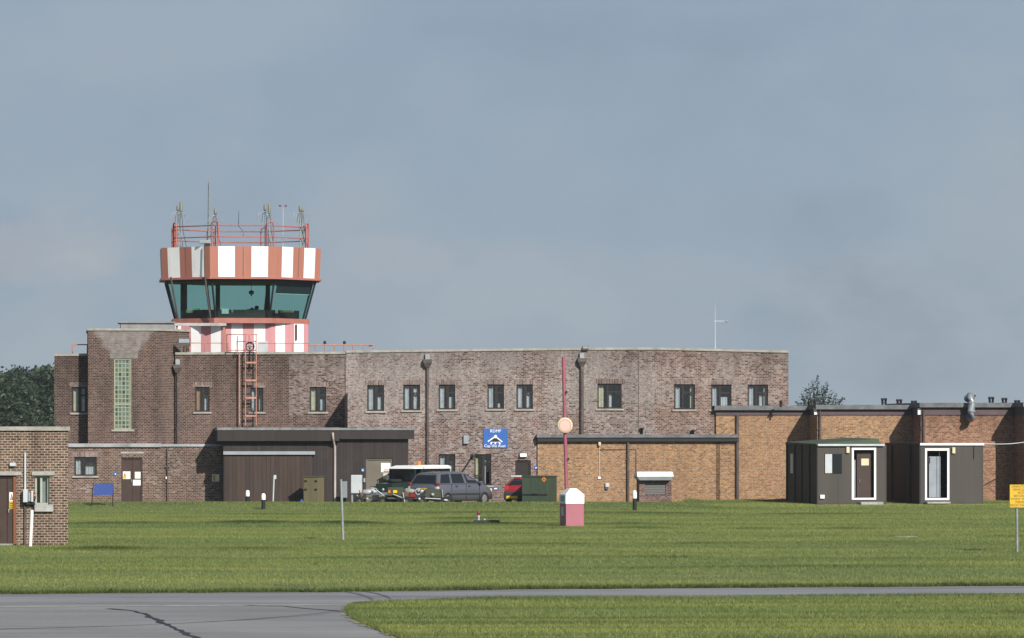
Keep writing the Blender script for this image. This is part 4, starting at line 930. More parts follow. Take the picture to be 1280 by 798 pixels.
console(276, 288, 391, 200.0, SHIRTD, 'dark console with grey screen in the middle of the cab desk', True); console(289, 291.5, 391, 199.9, LGREY, 'narrow pale telephone box on the cab desk')
console(344, 347, 392, 200.2, LGREY, 'narrow pale box at the right of the cab desk'); console(350, 367, 391, 200.5, GREENISH, 'wide dull green radio rack at the right end of the cab desk')
console(252, 274, 391, 200.2, BLACK, 'long black console left of the middle of the cab desk'); console(292, 306, 391.5, 200.4, BLACK, 'long black console in front of the seated people')

# ---- roof gear of the cab
zR = zF1 - .38
rl = thing('cab_railing', 'red tubular guard rail with arched posts round the tower roof', 'railing', (tx, ty, zR)); oc = octa(3.12)
zT, zM = zat(282, 199.5), zat(296.2, 199.5); cen = Vector((tx, ty, 0))
for k in range(8):
    p = oc[k]; d = (p - cen); d.z = 0; d.normalize(); tang = Vector((-d.y, d.x, 0)); pts = [V(p - tang * .17, zR)] + [V(p - tang * .17 * math.cos(a_), zT + .02 + .17 * math.sin(a_)) for a_ in [i * math.pi / 8 for i in range(9)]] + [V(p + tang * .17, zR)]
    o = MB().tube(pts, .036, 8).build('post', RAIL, rl); o2 = MB()
    for s_ in (-.17, .17): q_ = p + tang * s_; o2.lathe((q_.x, q_.y, zR), [(0, .0), (.10, .0), (.10, .03), (.03, .04)], 8)
    o2.build('foot_plate', RAIL, o)
MB().tube([V(oc[k % 8], zT) for k in range(9)], .029, 8).build('top_rail', RAIL, rl); MB().tube([V(oc[k % 8], zM) for k in range(9)], .026, 8).build('mid_rail', RAIL, rl)
ANT = paint('aerial olive', lin(.17, .185, .15), .6, .12)
def antenna(px, pyt, pyb, yy, label, r_=.075):
    b0 = at(px, pyb, yy); zt_, zb_ = zat(pyt, yy), zat(pyb, yy); t_ = thing('roof_antenna', label, 'antenna', (b0.x, b0.y, zR), 'aerials round the tower roof')
    MB().tube([(b0.x, b0.y, zR), (b0.x, b0.y, zb_)], .032, 6).build('mast', GALV, t_); MB().lathe((b0.x, b0.y, zb_), [(0, 0), (r_ * .8, 0), (r_, .05), (r_, zt_ - zb_ - .03), (0, zt_ - zb_)], 10).build('radome', ANT, t_)
    for k in range(4):
        a_ = k * math.pi / 2 + .4; dx, dy = math.cos(a_), math.sin(a_)
        pts = [(b0.x, b0.y, zb_ - .03), (b0.x + dx * .28, b0.y + dy * .28, zb_ - .10), (b0.x + dx * .46, b0.y + dy * .46, zb_ - .52)]
        MB().tube(pts, .013, 5).build('radial', GALV, t_)
    cb = [(b0.x + .03, b0.y, zb_ - .1), (b0.x + .10, b0.y - .03, zb_ - .9), (b0.x + .28, b0.y - .05, zR + .35), (b0.x + .18, b0.y, zR + .06), (b0.x, b0.y + .1, zR + .03)]
    MB().tube(cb, .012, 5).build('cable', BLACK, t_)
antenna(222.5, 257, 264, 204.3, 'aerial with drooping rods at the left corner of the tower roof, shorter one behind'); antenna(226.3, 252.5, 265.5, 201.5, 'taller aerial at the left corner of the tower roof')
antenna(269.3, 260.5, 268.5, 199.6, 'single stubby aerial at the front of the tower roof beside the lattice mast'); antenna(331.4, 255.7, 263.8, 199.7, 'left aerial of the pair at the front right of the tower roof')
antenna(336.7, 254.3, 267.2, 205.6, 'right, longer aerial of the pair at the front right of the tower roof'); antenna(375.3, 257, 264.5, 201.4, 'left aerial of the pair at the right corner of the tower roof'); antenna(378.2, 259, 265.3, 204.2, 'right, slightly lower aerial at the right corner of the tower roof')
# lattice mast, whip, wind sensor, camera
b0 = at(261.3, 300, 202.0); mz1 = zat(219, 202.0); mast = thing('lattice_mast', 'slim pale lattice mast, the tallest thing on the tower roof', 'mast', (b0.x, b0.y, zR)); b = MB()
for k in range(3):
    a_ = k * 2.094 + .5; b.tube([(b0.x + .09 * math.cos(a_), b0.y + .09 * math.sin(a_), zR), (b0.x + .035 * math.cos(a_), b0.y + .035 * math.sin(a_), mz1 - .35)], .014, 5)
b.build('legs', GALV, mast); b = MB(); z = zR + .15; k = 0
while z < mz1 - .5:
    f = (z - zR) / (mz1 - zR); r0 = .09 - .055 * f; a_, a2 = k * 2.094 + .5, (k + 1) * 2.094 + .5
    b.tube([(b0.x + r0 * math.cos(a_), b0.y + r0 * math.sin(a_), z), (b0.x + r0 * math.cos(a2), b0.y + r0 * math.sin(a2), z + .11)], .010, 4); z += .11; k += 1
b.build('bracing', GALV, mast); MB().tube([(b0.x, b0.y, mz1 - .5), (b0.x, b0.y, mz1)], .012, 6).build('tip', GALV, mast)
c = at(298, 283, 199.6); o = MB().tube([(c.x, c.y, zT - .05), (c.x + .02, c.y, zat(264, 199.6))], .018, 6, r1=.008).build('whip_aerial', BLACK); tag(o, 'thin black whip aerial in the middle of the front roof rail of the tower', 'aerial')
MB().tube([(c.x, c.y - .03, zT), (c.x + .2, c.y - .05, zT - .25), (c.x + .26, c.y - .05, zT - .45), (c.x + .1, c.y - .05, zM)], .011, 5).build('cable', BLACK, o)
c = at(353.8, 290, 205.4); TAILRED2 = paint('cup red', lin(.25, .05, .05), .5, .2); ws = thing('wind_sensor', 'anemometer with red cups on a thin pale mast at the back of the tower roof', 'anemometer', (c.x, c.y, zR)); zt_ = zat(260.8, 205.4)
MB().tube([(c.x, c.y, zR), (c.x, c.y, zt_)], .015, 6).build('mast', LGREY, ws); MB().tube([(c.x - .16, c.y, zt_), (c.x + .16, c.y, zt_)], .02, 6).build('cross_arm', GREY, ws)
for s_ in (-1, 1):
    MB().tube([(c.x + .14 * s_, c.y, zt_), (c.x + .15 * s_, c.y, zt_ + .09)], .012, 5).build('spindle', GREY, ws); MB().ball((c.x + .14 * s_, c.y, zt_ + .13), .065, .065, .05, 0, 8, 6).build('cup', TAILRED2, ws)
c = at(256, 303, 199.0); cm_ = thing('camera_box', 'grey box at the front edge of the tower roof with a pole below', 'camera', (c.x, c.y, zR))
MB().box(c.x - .25, c.x + .28, c.y - .15, c.y + .15, zat(304.6, 199), zat(300.4, 199)).build('housing', GREY, cm_, bevel=.02); MB().box(c.x - .02, c.x + .24, c.y - .1, c.y + .1, zat(308.3, 199), zat(304.7, 199)).build('bracket', BLACK, cm_)
e1, e0 = at(255.6, 306, 198.75), at(256.2, 346.5, 198.75); e2 = at(263, 398.5, 199.25)
MB().tube([e1, e0], .026, 6).build('upper_pole', PIPE, cm_); MB().tube([e0, e2], .05, 6).build('lower_pole', PIPE, cm_)
e0, e2 = at(213.4, 346.5, 199.55), at(222.6, 398.5, 200.2); o = MB().tube([e0, e2], .05, 6).build('raking_strut', PIPE); tag(o, 'slanting brown strut outside the left panes of the tower cab', 'strut')

# ================================================================ SHED
NS = 3.2
shed = thing('timber_shed', 'black brown boarded shed with a deep flat roof edge against the office wall', 'shed', FM.pt(U(395, NS), NS, 0))
u0, u1, um = U(279, NS), U(510.5, NS), U(420, NS)
sd = FM.rect(457.5, 573.5, 490.5, 640, NS); sd = (sd[0], sd[1], ZB, sd[3])
mb = MB(); ztop = Z(400, 549, NS); wall_front(mb, FM, NS, u0, u1, ZB, ztop, ztop, [sd], .10); shell(mb, FM, u0, u1, nP + .01, NS, ZB, ztop, ztop); mb.build('wall', SHED, shed)
r0, r1, r2 = U(272, NS + .3), U(424, NS + .3), U(518, NS + .3)
FASD = boards('shed fascia boarding', lin(.021, .0155, .0135), 1.9, .15)
mb = MB(); mb.fbox(FM, r0, r1, nP + .01, NS + .32, Z(350, 551.5, NS + .3), Z(350, 538, NS + .3)); mb.fbox(FM, r1, r2, nP + .01, NS + .24, Z(470, 549, NS + .3), Z(470, 538, NS + .3)); mb.build('fascia', FASD, shed)
FELTP = paint('pale felt edge', lin(.19, .195, .195), .9, .35, 2.5, dirt=lin(.08, .08, .08))
mb = MB(); mb.fbox(FM, r0 - .03, r1, nP, NS + .36, Z(350, 538, NS + .3) + .003, Z(350, 534.6, NS + .3)); mb.fbox(FM, r1, r2 + .03, nP, NS + .28, Z(470, 538, NS + .3) + .003, Z(470, 535, NS + .3)); mb.build('roof', FELTP, shed)
door_double(FM, shed, sd, NS, KHAKI, False, KHAKI)
mb = MB(); mb.fbox(FM, U(280, NS), U(388, NS), NS + .004, NS + .05, ZB, Z(330, 569, NS)); dd = mb.build('sliding_door', SHEDDOOR, shed); dd['label'] = 'wide sliding boarded door'
mb = MB(); mb.fbox(FM, U(279, NS), U(393.5, NS), NS + .004, NS + .16, Z(330, 568.5, NS), Z(330, 564.4, NS)); mb.build('door_track', GREY, shed)
mb = MB(); mb.tube([FM.pt(U(388.4, NS), NS + .06, 0), FM.pt(U(388.4, NS), NS + .06, Z(388, 566, NS))], .03, 6); mb.build('drainpipe', PIPE, shed)
u = U(418.5, NS); z1 = Z(418, 553, NS)
MB().tube([FM.pt(U(415.5, NS), NS + .38, Z(415, 541, NS + .3)), FM.pt(U(415.5, NS), NS + .38, z1 + .12), FM.pt(u, NS + .08, z1 - .2), FM.pt(u, NS + .08, 0)], .06, 8).build('drainpipe', PIPEW, shed)
qq = FM.rect(476.3, 579, 488, 590.5, NS - .08); b = MB(); b.fbox(FM, qq[0], qq[1], NS - .084, NS - .07, qq[2], qq[3]); o = tag(b.build('door_sign', WHITE), 'white notice with an orange line on the khaki shed door', 'notice')
w_ = qq[1] - qq[0]; MB().fbox(FM, qq[0] + w_ * .3, qq[1] - w_ * .2, NS - .069, NS - .066, qq[2] + .09, qq[2] + .13).build('orange_line', ORANGE, o); MB().fbox(FM, qq[0] + w_ * .25, qq[1] - w_ * .1, NS - .069, NS - .066, qq[2] + .02, qq[2] + .06).build('blue_line', BOARDBLUE, o)
qq = FM.rect(479, 591.5, 485, 599.5, NS - .08); b = MB(); b.fbox(FM, qq[0], qq[1], NS - .084, NS - .07, qq[2], qq[3]); tag(b.build('door_sign', CREAM), 'small cream notice below the white one on the khaki shed door', 'notice')
plaque(451.5, 585.5, 455.3, 590, NS, 'small blue plaque on the shed left of its khaki door', grp=PG)
b = MB(); b.fbox(FM, U(454.2, NS), U(456.4, NS), NS + .003, NS + .1, Z(455, 603, NS), Z(455, 598, NS)); tag(b.build('switch_box', GREY), 'small grey switch box beside the khaki shed door', 'switch box')
# ================================================================ TAN ANNEXES
nA = .15
annex = thing('brick_annexe', 'low flat roofed tan brick annexe in front of the right half of the office block', 'building', FM.pt(U(795, nA), nA, 0))
u0, u1, uk = U(672, nA), U(922, nA), U(900, nA); zt_ = Z(795, 551, nA)
mb = MB(); wall_front(mb, FM, nA, u0, uk, ZB, zt_, zt_); shell(mb, FM, u0, uk, nP + .005, nA, ZB, zt_, zt_, True, False, False); mb.build('wall', B_TAN, annex)
mb = MB(); zr2 = Z(910, 556, nA); mb.fbox(FM, uk + .002, u1, nP + .005, nA - .06, ZB, zr2); mb.build('wall', PLASTER, annex)['label'] = 'narrow rendered strip at the right end'
mb = MB(); mb.fbox(FM, uk + .002, u1, nP + .005, nA + .02, zr2 + .002, zt_); mb.build('wall', B_TANRED, annex)['label'] = 'brick band over the rendered strip'
mb = MB(); mb.fbox(FM, u0 - .06, u1, nP + .004, nA + .26, Z(795, 547.2, nA), Z(795, 543.2, nA)); mb.build('roof', FELT, annex)
mb = MB(); mb.fbox(FM, u0 - .03, u1, nP + .004, nA + .20, zt_ - .04, Z(795, 547.2, nA) - .002); mb.build('gutter', BLACK, annex)
pipe_down(FM, annex, 784.7, 551, 630, nA, hopper=False, r=.06, base=0)
u = U(749, nA); wl = thing('wall_lamp', 'cream bulkhead lamp high on the low tan wall with a pipe down to a switch', 'lamp', FM.pt(u, nA, Z(749, 558, nA)))
MB().lathe(FM.pt(u, nA + .09, Z(749, 558, nA)), [(0, -.02), (.05, 0), (.075, .06), (.075, .20), (.04, .26), (0, .27)], 10).build('housing', CREAM, wl)
MB().tube([FM.pt(u, nA + .02, Z(749, 558, nA)), FM.pt(u, nA + .02, Z(749, 597, nA))], .016, 6).build('conduit', LGREY, wl); MB().fbox(FM, u - .06, u + .06, nA, nA + .07, Z(749, 599, nA), Z(749, 596, nA)).build('switch', WHITE, wl)
o = MB().tube([FM.pt(U(749.8, nA), nA + .02, Z(750, 562.3, nA)), FM.pt(U(785, nA), nA + .02, Z(785, 562, nA)), FM.pt(U(795, nA), nA + .02, Z(795, 562.3, nA)), FM.pt(U(795, nA), nA + .02, Z(795, 598, nA))], .02, 6).build('conduit', PIPE); tag(o, 'thin dark cable pipe running along the low tan wall and down to the brick memorial', 'pipe')
u = U(758.8, nA); mb = MB(); mb.fbox(FM, u - .09, u + .09, nA, nA + .12, Z(759, 609, nA), Z(759, 604, nA)); o = mb.build('meter_box', LGREY, bevel=.015); tag(o, 'pale box with a dark front low on the tan wall left of the drainpipe', 'meter box')
mb = MB(); mb.fbox(FM, u - .08, u + .04, nA, nA + .10, Z(759, 612, nA), Z(759, 609.2, nA)); mb.build('socket', PIPE, o)
for px, py0, py1 in ((802, 535, 542.5), (866, 537.5, 542.8)):
    u = U(px, 0); mb = MB(); zz0, zz1 = Z(px, py1, .1), Z(px, py0, .1); c = FM.pt(u, .15, zz0); mb.lathe(c, [(.05, -.05), (.05, zz1 - zz0 - .08), (.10, zz1 - zz0 - .08), (.10, zz1 - zz0), (0, zz1 - zz0 + .01)], 10)
    tag(mb.build('roof_cowl', BLACK), 'small black vent cowl on the low tan annexe roof, ' + ('left one' if px < 820 else 'right one'), 'vent', 'vent cowls on the low roof')

tall = thing('brick_annexe', 'taller tan brick annexe stepping forward behind the two brown cabins', 'building', FM.pt(U(1090, .9), .9, 0))
steps = [(895, 1021, .15, B_TAN, 509.5, 'plain tan brick bay at the left'), (1021.5, 1150.5, 2.2, B_TAN, 508.5, 'tan brick bay behind the first cabin'), (1151, 1280, 4.25, B_TANRED, 506.0, 'redder brick bay with the duct'), (1280.3, 1420, 6.3, B_TANRED, 505.5, 'redder brick bay at the edge')]
for (a, b_, n, mt, pyt, lb) in steps:
    u0, u1 = U(a, n), U(b_, n); xm = (a + b_) / 2; zb_ = Z(xm, 519, n); zf = Z(xm, pyt + 3.5, n); zr_ = Z(xm, pyt - 2.2, n)
    mb = MB(); wall_front(mb, FM, n, u0, u1, ZB, zb_, zb_); shell(mb, FM, u0, u1, n - 8, n, ZB, zb_, zb_, True, a > 1270 or True, True); mb.build('wall', mt, tall)['label'] = lb
    mb = MB(); mb.fbox(FM, u0 - .01, u1, n - 8, n + .05, zb_ + .002, zf); mb.build('fascia', FASCIA, tall)
    mb = MB(); mb.fbox(FM, u0 - .10, u1 + .02, n - 8.1, n + .22, zf + .002, zr_); mb.build('roof', FELT, tall)
    if a > 1000: pipe_down(FM, tall, a + 3.2, 513, 640, n, hopper=False, r=.055, base=0)
    if 1000 < a < 1270:
        w_ = MB(); w_.fbox(FM, u0 - .14, u0 - .02, n - .12, n + .03, Z(a, 518.5, n), Z(a, 511, n)); w_.build('rainwater_outlet', WHITE, tall)
pipe_down(FM, tall, 921.3, 519, 640, .15, hopper=False, r=.075, base=0)
for i, (px, pyb, pyt) in enumerate(((976, 506, 501), (1105, 504.5, 498), (1124, 505, 499.3), (1142.5, 505.5, 501), (1239, 503, 496.3), (1255.5, 503.5, 497.5), (1271.5, 504.2, 500.4))):
    n = 1.0; t_ = thing('roof_vent', ['lone small black roof vent at the left of the tall tan annexe', 'black double roof vent, tallest of the three over the first cabin', 'black double roof vent, second of the three left of the metal duct', 'black double roof vent, lowest of the three left of the metal duct', 'black double roof vent just right of the metal duct', 'black double roof vent, middle one right of the metal duct', 'black double roof vent at the far right edge of the roof'][i], 'vent', FM.pt(U(px, n), n, Z(px, 507, n)), 'twin roof vents of the tall annexe')
    zb_, z1 = Z(px, 509, n), Z(px, pyt, n)
    for s_ in ((-1, 1) if i else (0,)):
        mb = MB(); c = FM.pt(U(px, n) + .075 * s_, n, zb_); hgt = z1 - zb_; mb.lathe(c, [(.05, 0), (.05, hgt - .10), (.07, hgt - .10), (.07, hgt), (0, hgt + .005)], 8); mb.build('cowl', BLACK, t_)
    mb = MB(); mb.fbox(FM, U(px, n) - .12, U(px, n) + .12, n - .05, n + .05, (zb_ + z1) / 2 - .02, (zb_ + z1) / 2 + .02); mb.build('strap', BLACK, t_)
n = 4.25; u = U(1211, n); dt = thing('ventilation_duct', 'fat grey metal duct bending from the redder wall up over the roof edge', 'duct', FM.pt(u, n, Z(1211, 524, n)))
za, zb_ = Z(1211, 521, n), Z(1211, 500.5, n)
pts = [FM.pt(u, n - .05, za)] + [FM.pt(u, n + .42 + .0 - .30 * math.cos(a_), za - .02 + .0 + -.20 * math.sin(a_) + .12) for a_ in (.9, 1.6, 2.4)] + [FM.pt(u, n + .56, za + .25), FM.pt(u, n + .56, zb_ - .1)] + [FM.pt(u, n + .28 + .28 * math.cos(a_), zb_ - .02 + .22 * math.sin(a_)) for a_ in (.5, 1.1, 1.7, 2.4)] + [FM.pt(u, n - .3, zb_ + .08)]
mb = MB(); mb.tube(pts, .165, 14); mb.build('duct', DUCT, dt)
mb = MB()
for k in (4, 5): mb.tube([pts[k] - Vector((0, 0, .03)), pts[k] + Vector((0, 0, .03))], .185, 14)
mb.build('collar', GALV, dt); mb = MB(); mb.hexa([FM.pt(u + .10, n + .3, zb_ + .12), FM.pt(u + .22, n + .3, zb_ + .12), FM.pt(u + .22, n + .1, zb_ + .12), FM.pt(u + .10, n + .1, zb_ + .12)], [FM.pt(u + .22, n + .3, zb_ + .24), FM.pt(u + .28, n + .3, zb_ + .24), FM.pt(u + .28, n + .1, zb_ + .24), FM.pt(u + .22, n + .1, zb_ + .24)]); mb.build('flap', BLACK, dt)

# brick memorial with slab roof
g_ = FM; nM = 4.2
mem = thing('brick_memorial', 'little red brick block with grey panel and pale slab roof by the tan wall', 'memorial', FM.pt(U(819, nM), nM, 0))
a, b_ = U(799, nM), U(839.5, nM); zt_ = Z(819, 600.5, nM); zb_ = Z(819, 590, nM); BM = brick('brick memorial red', [lin(.10, .055, .05), lin(.17, .09, .078), lin(.23, .135, .115)], lin(.28, .22, .2), white=.2, dark=.6)
ph = FM.rect(806, 604.5, 832.5, 618.5, nM); mb = MB(); wall_front(mb, FM, nM, a, b_, ZB, zt_, zt_, [ph], .06); shell(mb, FM, a, b_, nM - .9, nM, ZB, zt_, zt_); mb.build('wall', BM, mem)
m, t = new_mat('slatted panel'); p = t.uv(); wv = t.add('ShaderNodeTexWave', {'Vector': p, 'Scale': 4.2, 'Distortion': 1.2, 'Detail': 3}, bands_direction='Y'); t.put(t.bsdf, 'Base Color', t.mix(wv.outputs['Fac'], lin(.05, .048, .045), lin(.17, .165, .155))); t.put(t.bsdf, 'Roughness', .8)
mb = MB(); mb.fbox(FM, ph[0], ph[1], nM - .12, nM - .05, ph[2], ph[3]); mb.build('panel', m, mem)
c0, c1 = U(796.5, nM + .3), U(842, nM + .3); mb = MB(); zl_ = Z(819, 600.5, nM)
mb.hexa([FM.pt(a - .02, nM + .28, zl_ + .002), FM.pt(b_ - .1, nM + .28, zl_ + .002), FM.pt(b_ - .1, nM - .92, zl_ + .002), FM.pt(a - .02, nM - .92, zl_ + .002)], [FM.pt(c0, nM + .34, zl_ + .17), FM.pt(c1, nM + .34, zl_ + .17), FM.pt(c1, nM - .95, zl_ + .17), FM.pt(c0, nM - .95, zl_ + .17)]); mb.build('slab', GREY, mem)
mb = MB(); mb.hexa([FM.pt(c0, nM + .34, zl_ + .172), FM.pt(c1, nM + .34, zl_ + .172), FM.pt(c1, nM - .95, zl_ + .172), FM.pt(c0, nM - .95, zl_ + .172)], [FM.pt(c0 + .02, nM + .1, zb_), FM.pt(c1 - .02, nM + .1, zb_), FM.pt(c1 - .02, nM - .6, zb_), FM.pt(c0 + .02, nM - .6, zb_)]); mb.build('roof', WHITED, mem)

# ================================================================ CABINS
def cabin(px_corner, Y, deg, px_right, px_left, pyt, label):
    Fc = Frame(px_corner, Y, deg); w_ = Fc.u(px_right, 0)
    # depth from the left vertical edge: intersect ray with the side wall line u = 0
    k = (px_left - CX) / F_PX; O = Fc.O; d_ = -Fc.nv
    t_ = (k * O.y - O.x) / (d_.x - k * d_.y)
    root = thing('portable_cabin', label, 'cabin', Fc.pt(w_ / 2, -t_ / 2, 0), 'brown portable cabins'); return Fc, w_, t_, root
def cab_window(F, root, rect4, n, mt, split=True):
    q = F.rect(*rect4, n); b = MB(); b.fbox(F, q[0], q[1], n - .02, n + .02, q[2], q[3]); o = b.build('window', BLACK, root, bevel=.05)
    md = (q[0] + q[1]) / 2 - .06
    MB().fbox(F, q[0] + .03, md, n + .021, n + .026, q[2] + .03, q[3] - .03).build('blind', LGREY, o); MB().fbox(F, md + .005, q[1] - .03, n + .021, n + .026, q[2] + .03, q[3] - .03).build('pane', mt, o)
m, t = new_mat('dark pane'); t.put(t.bsdf, 'Base Color', lin(.014, .017, .019)); t.put(t.bsdf, 'Roughness', .06); t.put(t.bsdf, 'Specular IOR Level', .35); DPANE = m
Fc, W1, D1, cab1 = cabin(1022, 189, 12, 1108, 984, 555, 'nearer brown cabin with a window, a green sloping roof and a dark open doorway')
zt_ = Fc.z(1060, 556.5, 0); dr = Fc.rect(1067, 562.5, 1092.5, 622.5, 0)
mb = MB(); wall_front(mb, Fc, 0, 0, W1, -.05, zt_, zt_, [dr], .06); mb.build('front_wall', CABIN, cab1)
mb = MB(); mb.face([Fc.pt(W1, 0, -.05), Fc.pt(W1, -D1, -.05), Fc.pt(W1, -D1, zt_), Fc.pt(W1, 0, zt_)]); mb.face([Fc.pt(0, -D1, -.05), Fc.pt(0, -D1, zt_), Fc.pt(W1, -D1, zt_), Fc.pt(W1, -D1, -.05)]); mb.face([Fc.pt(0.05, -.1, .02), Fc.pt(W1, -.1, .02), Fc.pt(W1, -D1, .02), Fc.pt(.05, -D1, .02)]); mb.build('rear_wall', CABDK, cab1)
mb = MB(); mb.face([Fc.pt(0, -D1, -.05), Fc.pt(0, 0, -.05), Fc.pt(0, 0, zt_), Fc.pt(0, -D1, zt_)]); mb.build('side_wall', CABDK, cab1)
for f in (0, .25, .5, .73, 1.0): mb = MB(); mb.fbox(Fc, -.05, -.002, -D1 * f - .05 - (0 if f else 0), -D1 * f + .05, -.05, zt_ + .02); mb.build('rib', BLACK, cab1)
for f in (.34, .84):
    mb = MB(); mb.fbox(Fc, -.02, .01, -D1 * f - .22, -D1 * f + .22, Fc.z(1005, 593, 0), Fc.z(1005, 568, 0)); o = mb.build('side_window', CABBR if f < .5 else LGREY, cab1, bevel=.008)
cab_window(Fc, cab1, (1030.5, 567, 1052.5, 592.5), 0, DPANE)
mb = MB(); a, b_, lo, hi = dr
for q in ((a - .09, a, lo - .08, hi + .09), (b_, b_ + .09, lo - .08, hi + .09), (a, b_, hi, hi + .09), (a, b_, lo - .08, lo)): mb.fbox(Fc, q[0], q[1], -.07, .03, q[2], q[3])
mb.build('door_frame', WHITED, cab1)
mb = MB(); mb.fbox(Fc, a + .22, b_ - .02, -.28, -.24, lo + .02, hi - .12); dd = mb.build('door', BROWN, cab1); 
mb = MB(); mb.tube([Fc.pt(a + .34, -.2, 1.05), Fc.pt(a + .34, -.2, 1.17)], .018, 6); mb.build('handle', GALV, dd); mb = MB(); mb.fbox(Fc, a + .03, a + .16, -.30, -.26, lo + .02, hi - .45); mb.build('edge_trim', GREY, dd)
qq = Fc.rect(1076.5, 573.5, 1086, 582, -.24); b = MB(); b.fbox(Fc, qq[0], qq[1], -.236, -.228, qq[2], qq[3]); tag(b.build('door_notice', CREAM), 'cream paper notice pinned on the open dark door of the nearer cabin', 'notice')
mb = MB(); mb.hexa([Fc.pt(-.08, .10, zt_), Fc.pt(W1 - .34, .10, zt_), Fc.pt(W1 - .34, -D1, zt_), Fc.pt(-.08, -D1, zt_)], [Fc.pt(-.08, .10, zt_ + .05), Fc.pt(W1 - .36, .10, zt_ + .28), Fc.pt(W1 - .36, -D1, zt_ + .32), Fc.pt(-.08, -D1, zt_ + .12)]); mb.build('roof', CABGR, cab1)
mb = MB(); mb.fbox(Fc, -.02, W1 - .12, .102, .125, zt_ - .04, zt_ + .045); mb.build('roof_trim', LGREY, cab1)
def fit(F, px0, py0, px1, py1, n, d_, name, mat, label, cat, grp=None, bevel=.012):
    q = F.rect(px0, py0, px1, py1, n); b = MB(); b.fbox(F, q[0], q[1], n + .002, n + d_, q[2], q[3]); return tag(b.build(name, mat, bevel=bevel), label, cat, grp)
fit(Fc, 1057.3, 558.8, 1061.3, 566.5, 0, .10, 'wall_lamp', CREAM, 'cream lamp between window and door of the nearer cabin', 'lamp', 'cream lamps by the cabin doors')
fit(Fc, 1024.8, 618.8, 1030.2, 623.5, 0, .08, 'power_socket', WHITE, 'white power socket low on the front of the nearer cabin', 'socket')
fit(Fc, 1072, 627.5, 1100, 631, .02, .55, 'door_step', CONC, 'concrete step slab below the nearer cabin doorway', 'step', 'steps below the cabin doors')
Fd, W2, D2, cab2 = cabin(1150.5, 189.6, 12, 1229, 1107, 556, 'right hand brown cabin, windowless, its white framed doorway showing a pale inner door')
zt_ = Fd.z(1190, 557, 0); dr = Fd.rect(1158.5, 563.5, 1184, 622.8, 0)
mb = MB(); wall_front(mb, Fd, 0, 0, W2, -.05, zt_, zt_, [dr], .06); mb.build('front_wall', CABIN, cab2)
mb = MB(); mb.face([Fd.pt(W2, 0, -.05), Fd.pt(W2, -D2, -.05), Fd.pt(W2, -D2, zt_), Fd.pt(W2, 0, zt_)]); mb.face([Fd.pt(0, -D2, -.05), Fd.pt(0, -D2, zt_), Fd.pt(W2, -D2, zt_), Fd.pt(W2, -D2, -.05)]); mb.face([Fd.pt(0.05, -.1, .02), Fd.pt(W2, -.1, .02), Fd.pt(W2, -D2, .02), Fd.pt(.05, -D2, .02)]); mb.build('rear_wall', CABDK, cab2)
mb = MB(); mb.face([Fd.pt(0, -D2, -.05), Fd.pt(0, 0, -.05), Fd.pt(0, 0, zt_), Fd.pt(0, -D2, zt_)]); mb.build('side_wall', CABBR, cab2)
for f in (0.0, .27, .80, 1.0): mb = MB(); mb.fbox(Fd, -.06, -.002, -D2 * f - .05, -D2 * f + .05, -.05, zt_ + .01); mb.build('rib', BLACK, cab2)
mb = MB(); mb.fbox(Fd, -.012, .01, -D2 * .90 - .2, -D2 * .90 + .2, Fd.z(1110, 594, 0), Fd.z(1110, 571, 0)); mb.build('side_window', CABBR, cab2, bevel=.005)
a, b_, lo, hi = dr; mb = MB()
for q in ((a - .09, a, lo - .09, hi + .10), (b_, b_ + .09, lo - .09, hi + .10), (a, b_, hi, hi + .10), (a, b_, lo - .09, lo)): mb.fbox(Fd, q[0], q[1], -.07, .03, q[2], q[3])
mb.build('door_frame', WHITED, cab2)
mb = MB(); mb.fbox(Fd, a + .16, b_ - .26, -.22, -.18, lo + .02, hi - .26); dd = mb.build('inner_door', paint('inner door grey', lin(.24, .27, .30), .5, .12, 2), cab2); mb = MB(); mb.fbox(Fd, a + .10, a + .2, -.18, -.14, hi - .55, hi - .30); mb.build('hinge', BLACK, dd)
mb = MB(); mb.fbox(Fd, -.03, W2 + .02, -D2, .05, zt_ + .001, zt_ + .10); mb.build('roof', CABDK, cab2); mb = MB(); mb.fbox(Fd, -.03, W2 + .02, .051, .075, zt_ + .005, zt_ + .105); mb.build('roof_trim', WHITED, cab2)
fit(Fd, 1189.6, 559.5, 1193.4, 567, 0, .10, 'wall_lamp', CREAM, 'cream lamp right of the white framed door of the farther cabin', 'lamp', 'cream lamps by the cabin doors')
fit(Fd, 1155, 627.3, 1184, 629.6, .02, .5, 'door_step', CONC, 'concrete step slab below the farther cabin doorway', 'step', 'steps below the cabin doors')
mb = MB(); mb.tube([Fd.pt(Fd.u(1217, 0), .02, zt_), Fd.pt(Fd.u(1217, 0), .02, Fd.z(1217, 574, 0))], .016, 5); mb.build('cable', BLACK, cab2)
pts = [Fd.pt(W2, -.1, zt_ + .08)]; e = FM.hit(1300, 549.5, 6.32); 
for k in range(1, 9): f = k / 8; p = pts[0].lerp(e, f); pts.append(p - Vector((0, 0, .10 * math.sin(f * math.pi))))
o = MB().tube(pts, .022, 5).build('overhead_cable', LGREY); tag(o, 'cable slung from the farther cabin roof across to the brick wall at the right edge', 'cable')
pts = [Fc.pt(W1 - .1, -D1 + .1, Fc.z(1100, 550, -D1)), Fd.pt(0, -D2 + .2, zt_ + .02)]; o = MB().tube(pts, .015, 5).build('overhead_cable', BLACK); tag(o, 'short dark cable between the two brown cabins', 'cable')

